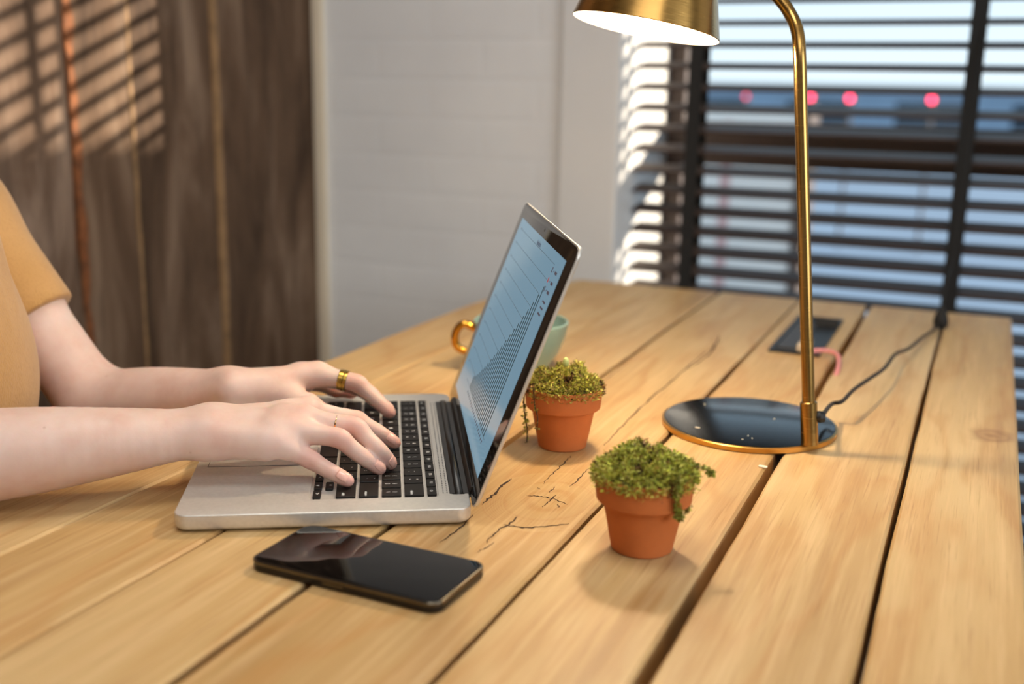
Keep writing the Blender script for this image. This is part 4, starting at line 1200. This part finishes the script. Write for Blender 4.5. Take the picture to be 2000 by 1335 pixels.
# knit shirt: trunk and two short sleeves
el, el2 = ends['el'], ends['el2']
shirt = [('e', cs_-UP*.02+sf*.4, AX, (.108, .172, .105), .04), ('e', cs_-UP*.14+sf, AX, (.118, .160, .155), .05), ('e', cs_-UP*.30+sf*.9, AX, (.106, .143, .15), .05), ('e', hip+UP*.02, AX, (.122, .172, .10), .05),
         ('c', cs_+UP*.02-fw_*.01, neck-UP*.01, .075, .062, .03)]
hems = []; slv = []
for s_, e_, sg in ((sh_, el, -1), (sh2, el2, 1)):
    hm = s_+(e_-s_)*.56; hems.append((hm, (e_-s_)/np.linalg.norm(e_-s_)))
    shirt.append(('c', cs_, s_*.85+cs_*.15, .065, .056, .04))
    rs = .050 if sg < 0 else .056
    slv.append([('c', s_*.85+cs_*.15, s_*.97+cs_*.03, rs+.002, rs+.001, .03), ('c', s_, hm+(e_-s_)*.15, rs, .045, .03)])
def cut(f, axs):
    t = axs[2][None, None, :]-np.float32(neck[2])
    return np.maximum(f, np.broadcast_to(t, f.shape).astype(np.float32))
V, Q = sdf_mesh(shirt, .0036, cut); V = relax(V, Q, 3)
for (hm, d), sp_ in zip(hems, slv):
    def cut2(f, axs):
        t = (axs[0][:, None, None]-hm[0])*d[0]+(axs[1][None, :, None]-hm[1])*d[1]+(axs[2][None, None, :]-hm[2])*d[2]
        return np.maximum(f, t.astype(np.float32))
    V2, Q2 = sdf_mesh(sp_, .003, cut2); Q = np.concatenate([Q, Q2+len(V)]); V = np.concatenate([V, relax(V2, Q2, 2)])
def fold(V, path, wdt, dep):
    """press a soft crease into the cloth along a line of its surface"""
    rel = V-A3(CC); dz = rel@A3(CF); px = 1000+F_PX*(rel@A3(CR))/dz; py = 667.5-F_PX*(rel@A3(CU))/dz
    P = []
    for x, y in path:
        m = np.hypot(px-x, py-y) < 14
        if m.any(): idx = np.where(m)[0]; P.append(V[idx[dz[idx].argmin()]])
    if len(P) < 2: return V
    P = np.array([tuple(q) for q in spline(P, 12)]); c = V.mean(0)
    d = np.min(((V[:, None, :]-P[None])**2).sum(2), 1) if len(V)*len(P) < 6e6 else np.min(np.stack([((V-q)**2).sum(1) for q in P]), 0)
    g = np.exp(-d/(wdt*wdt)); h = np.exp(-d/(4.5*wdt*wdt))
    dirn = A3(CF)
    return V + dirn[None]*(dep*(g-.55*h))[:, None]
for path, wdt, dep in (([(6, 450), (20, 505), (34, 555), (46, 600)], .0085, .013), ([(4, 540), (18, 590), (28, 640)], .008, .010), ([(4, 720), (30, 690), (56, 672)], .010, .008)):
    V = fold(V, path, wdt, dep)
V = relax(V, Q, 1)
def knit():
    t = NT('tan_knit'); tc = t.n('ShaderNodeTexCoord').outputs['Object']
    n1 = t.noise(tc, 9, 4, .6); n2 = t.noise(t.coords((700, 700, 260), vec=tc), 1, 3, .6)
    c = t.ramp(n1, [(.3, hexc('b48850')), (.7, hexc('c69a64'))])
    c = t.mix(c, hexc('8d6337'), t.math('MULTIPLY', t.ramp(n2, [(.5, (0, 0, 0)), (.75, (1, 1, 1))]), .35))
    p = t.bsdf(c, .9, 0, .15, n2, .5, .0016); p.inputs['Sheen Weight'].default_value = .25
    return t.m
obj('shirt', np_mesh('shirt', V, Q), knit(), person)
# trousers and hair
tr_ = [('e', hip+UP*.02, AX, (.121, .171, .10), .05)]
for s_ in (1, -1):
    hj = hip+ls*s_*.09-UP*.01; kn = hj+fw_*.42-UP*.02; an = kn-UP*(kn[2]-.09)+fw_*.02
    kn[2] = max(kn[2], .44); kn[2] = min(kn[2], TZ-.16)
    tr_ += [('c', hj, kn, .088, .064, .05), ('c', kn, an, .061, .046, .03)]
V, Q = sdf_mesh(tr_, .007); obj('trousers', np_mesh('trousers', relax(V, Q, 2), Q), simple('dark_denim', hexc('2b3140'), .85, nscale=80, namp=.2), person)
for s_ in (1, -1):
    c = head+UP*.009+fw_*.0685+ls*s_*.031; eb = lathe([(0, -.012), (.0085, -.0085), (.012, 0), (.0085, .0085), (0, .012)], 24)
    o = obj('eye', eb, M['white'], person, True); o.location = tuple(c)
    ir = lathe([(0, .0132), (.0055, .0118), (0, .010)], 20); o2 = obj('iris', ir, M['black_plastic'], o); o2.rotation_mode = 'QUATERNION'; o2.rotation_quaternion = Vector(fw_).to_track_quat('Z', 'Y')
    obj('eyebrow', tube(spline([Vector(c)+Vector(UP*.019+fw_*.012-ls*s_*.015), Vector(c)+Vector(UP*.023+fw_*.012), Vector(c)+Vector(UP*.018+fw_*.004+ls*s_*.017)], 6), .0022, 8), M['frame'], person, True)
    hj = hip+ls*s_*.09-UP*.01; kn = hj+fw_*.42-UP*.02; an = kn-UP*(kn[2]-.09)+fw_*.02
    V, Q = sdf_mesh([('c', an-UP*.045-fw_*.01, an+fw_*.15-UP*.055, .042, .035, .02), ('c', an-UP*.05, an-UP*.01, .042, .044, .02)], .004)
    V[:, 2] = np.maximum(V[:, 2], .002); obj('shoe', np_mesh('shoe', relax(V, Q, 2), Q), M['black_plastic'], person)
hr = [('e', head+UP*.030-fw_*.022, AX, (.100, .083, .105), .02), ('c', head-fw_*.075, head-fw_*.09-UP*.10, .05, .03, .04), ('-e', head-UP*.03+fw_*.105, AX, (.075, .070, .098), .01)]
V, Q = sdf_mesh(hr, .005); obj('hair', np_mesh('hair', relax(V, Q, 2), Q), simple('brown_hair', hexc('5a3b24'), .6, nscale=60, namp=.3), person)
# stool under the person
stl = thing('stool', 'wooden stool under the seated person', 'stool', (hip[0], hip[1], 0))
zs_ = hip[2]-.092
obj('seat', lathe([(0, zs_-.035), (.165, zs_-.035), (.172, zs_-.025), (.172, zs_-.006), (.165, zs_), (0, zs_)], 48), M['oak'], stl)
for i in range(4):
    a = math.pi/4+i*math.pi/2
    obj('leg', tube([(.15*math.cos(a), .15*math.sin(a), 0), (.10*math.cos(a), .10*math.sin(a), zs_-.034)], [.014, .017], 12), M['oak'], stl)
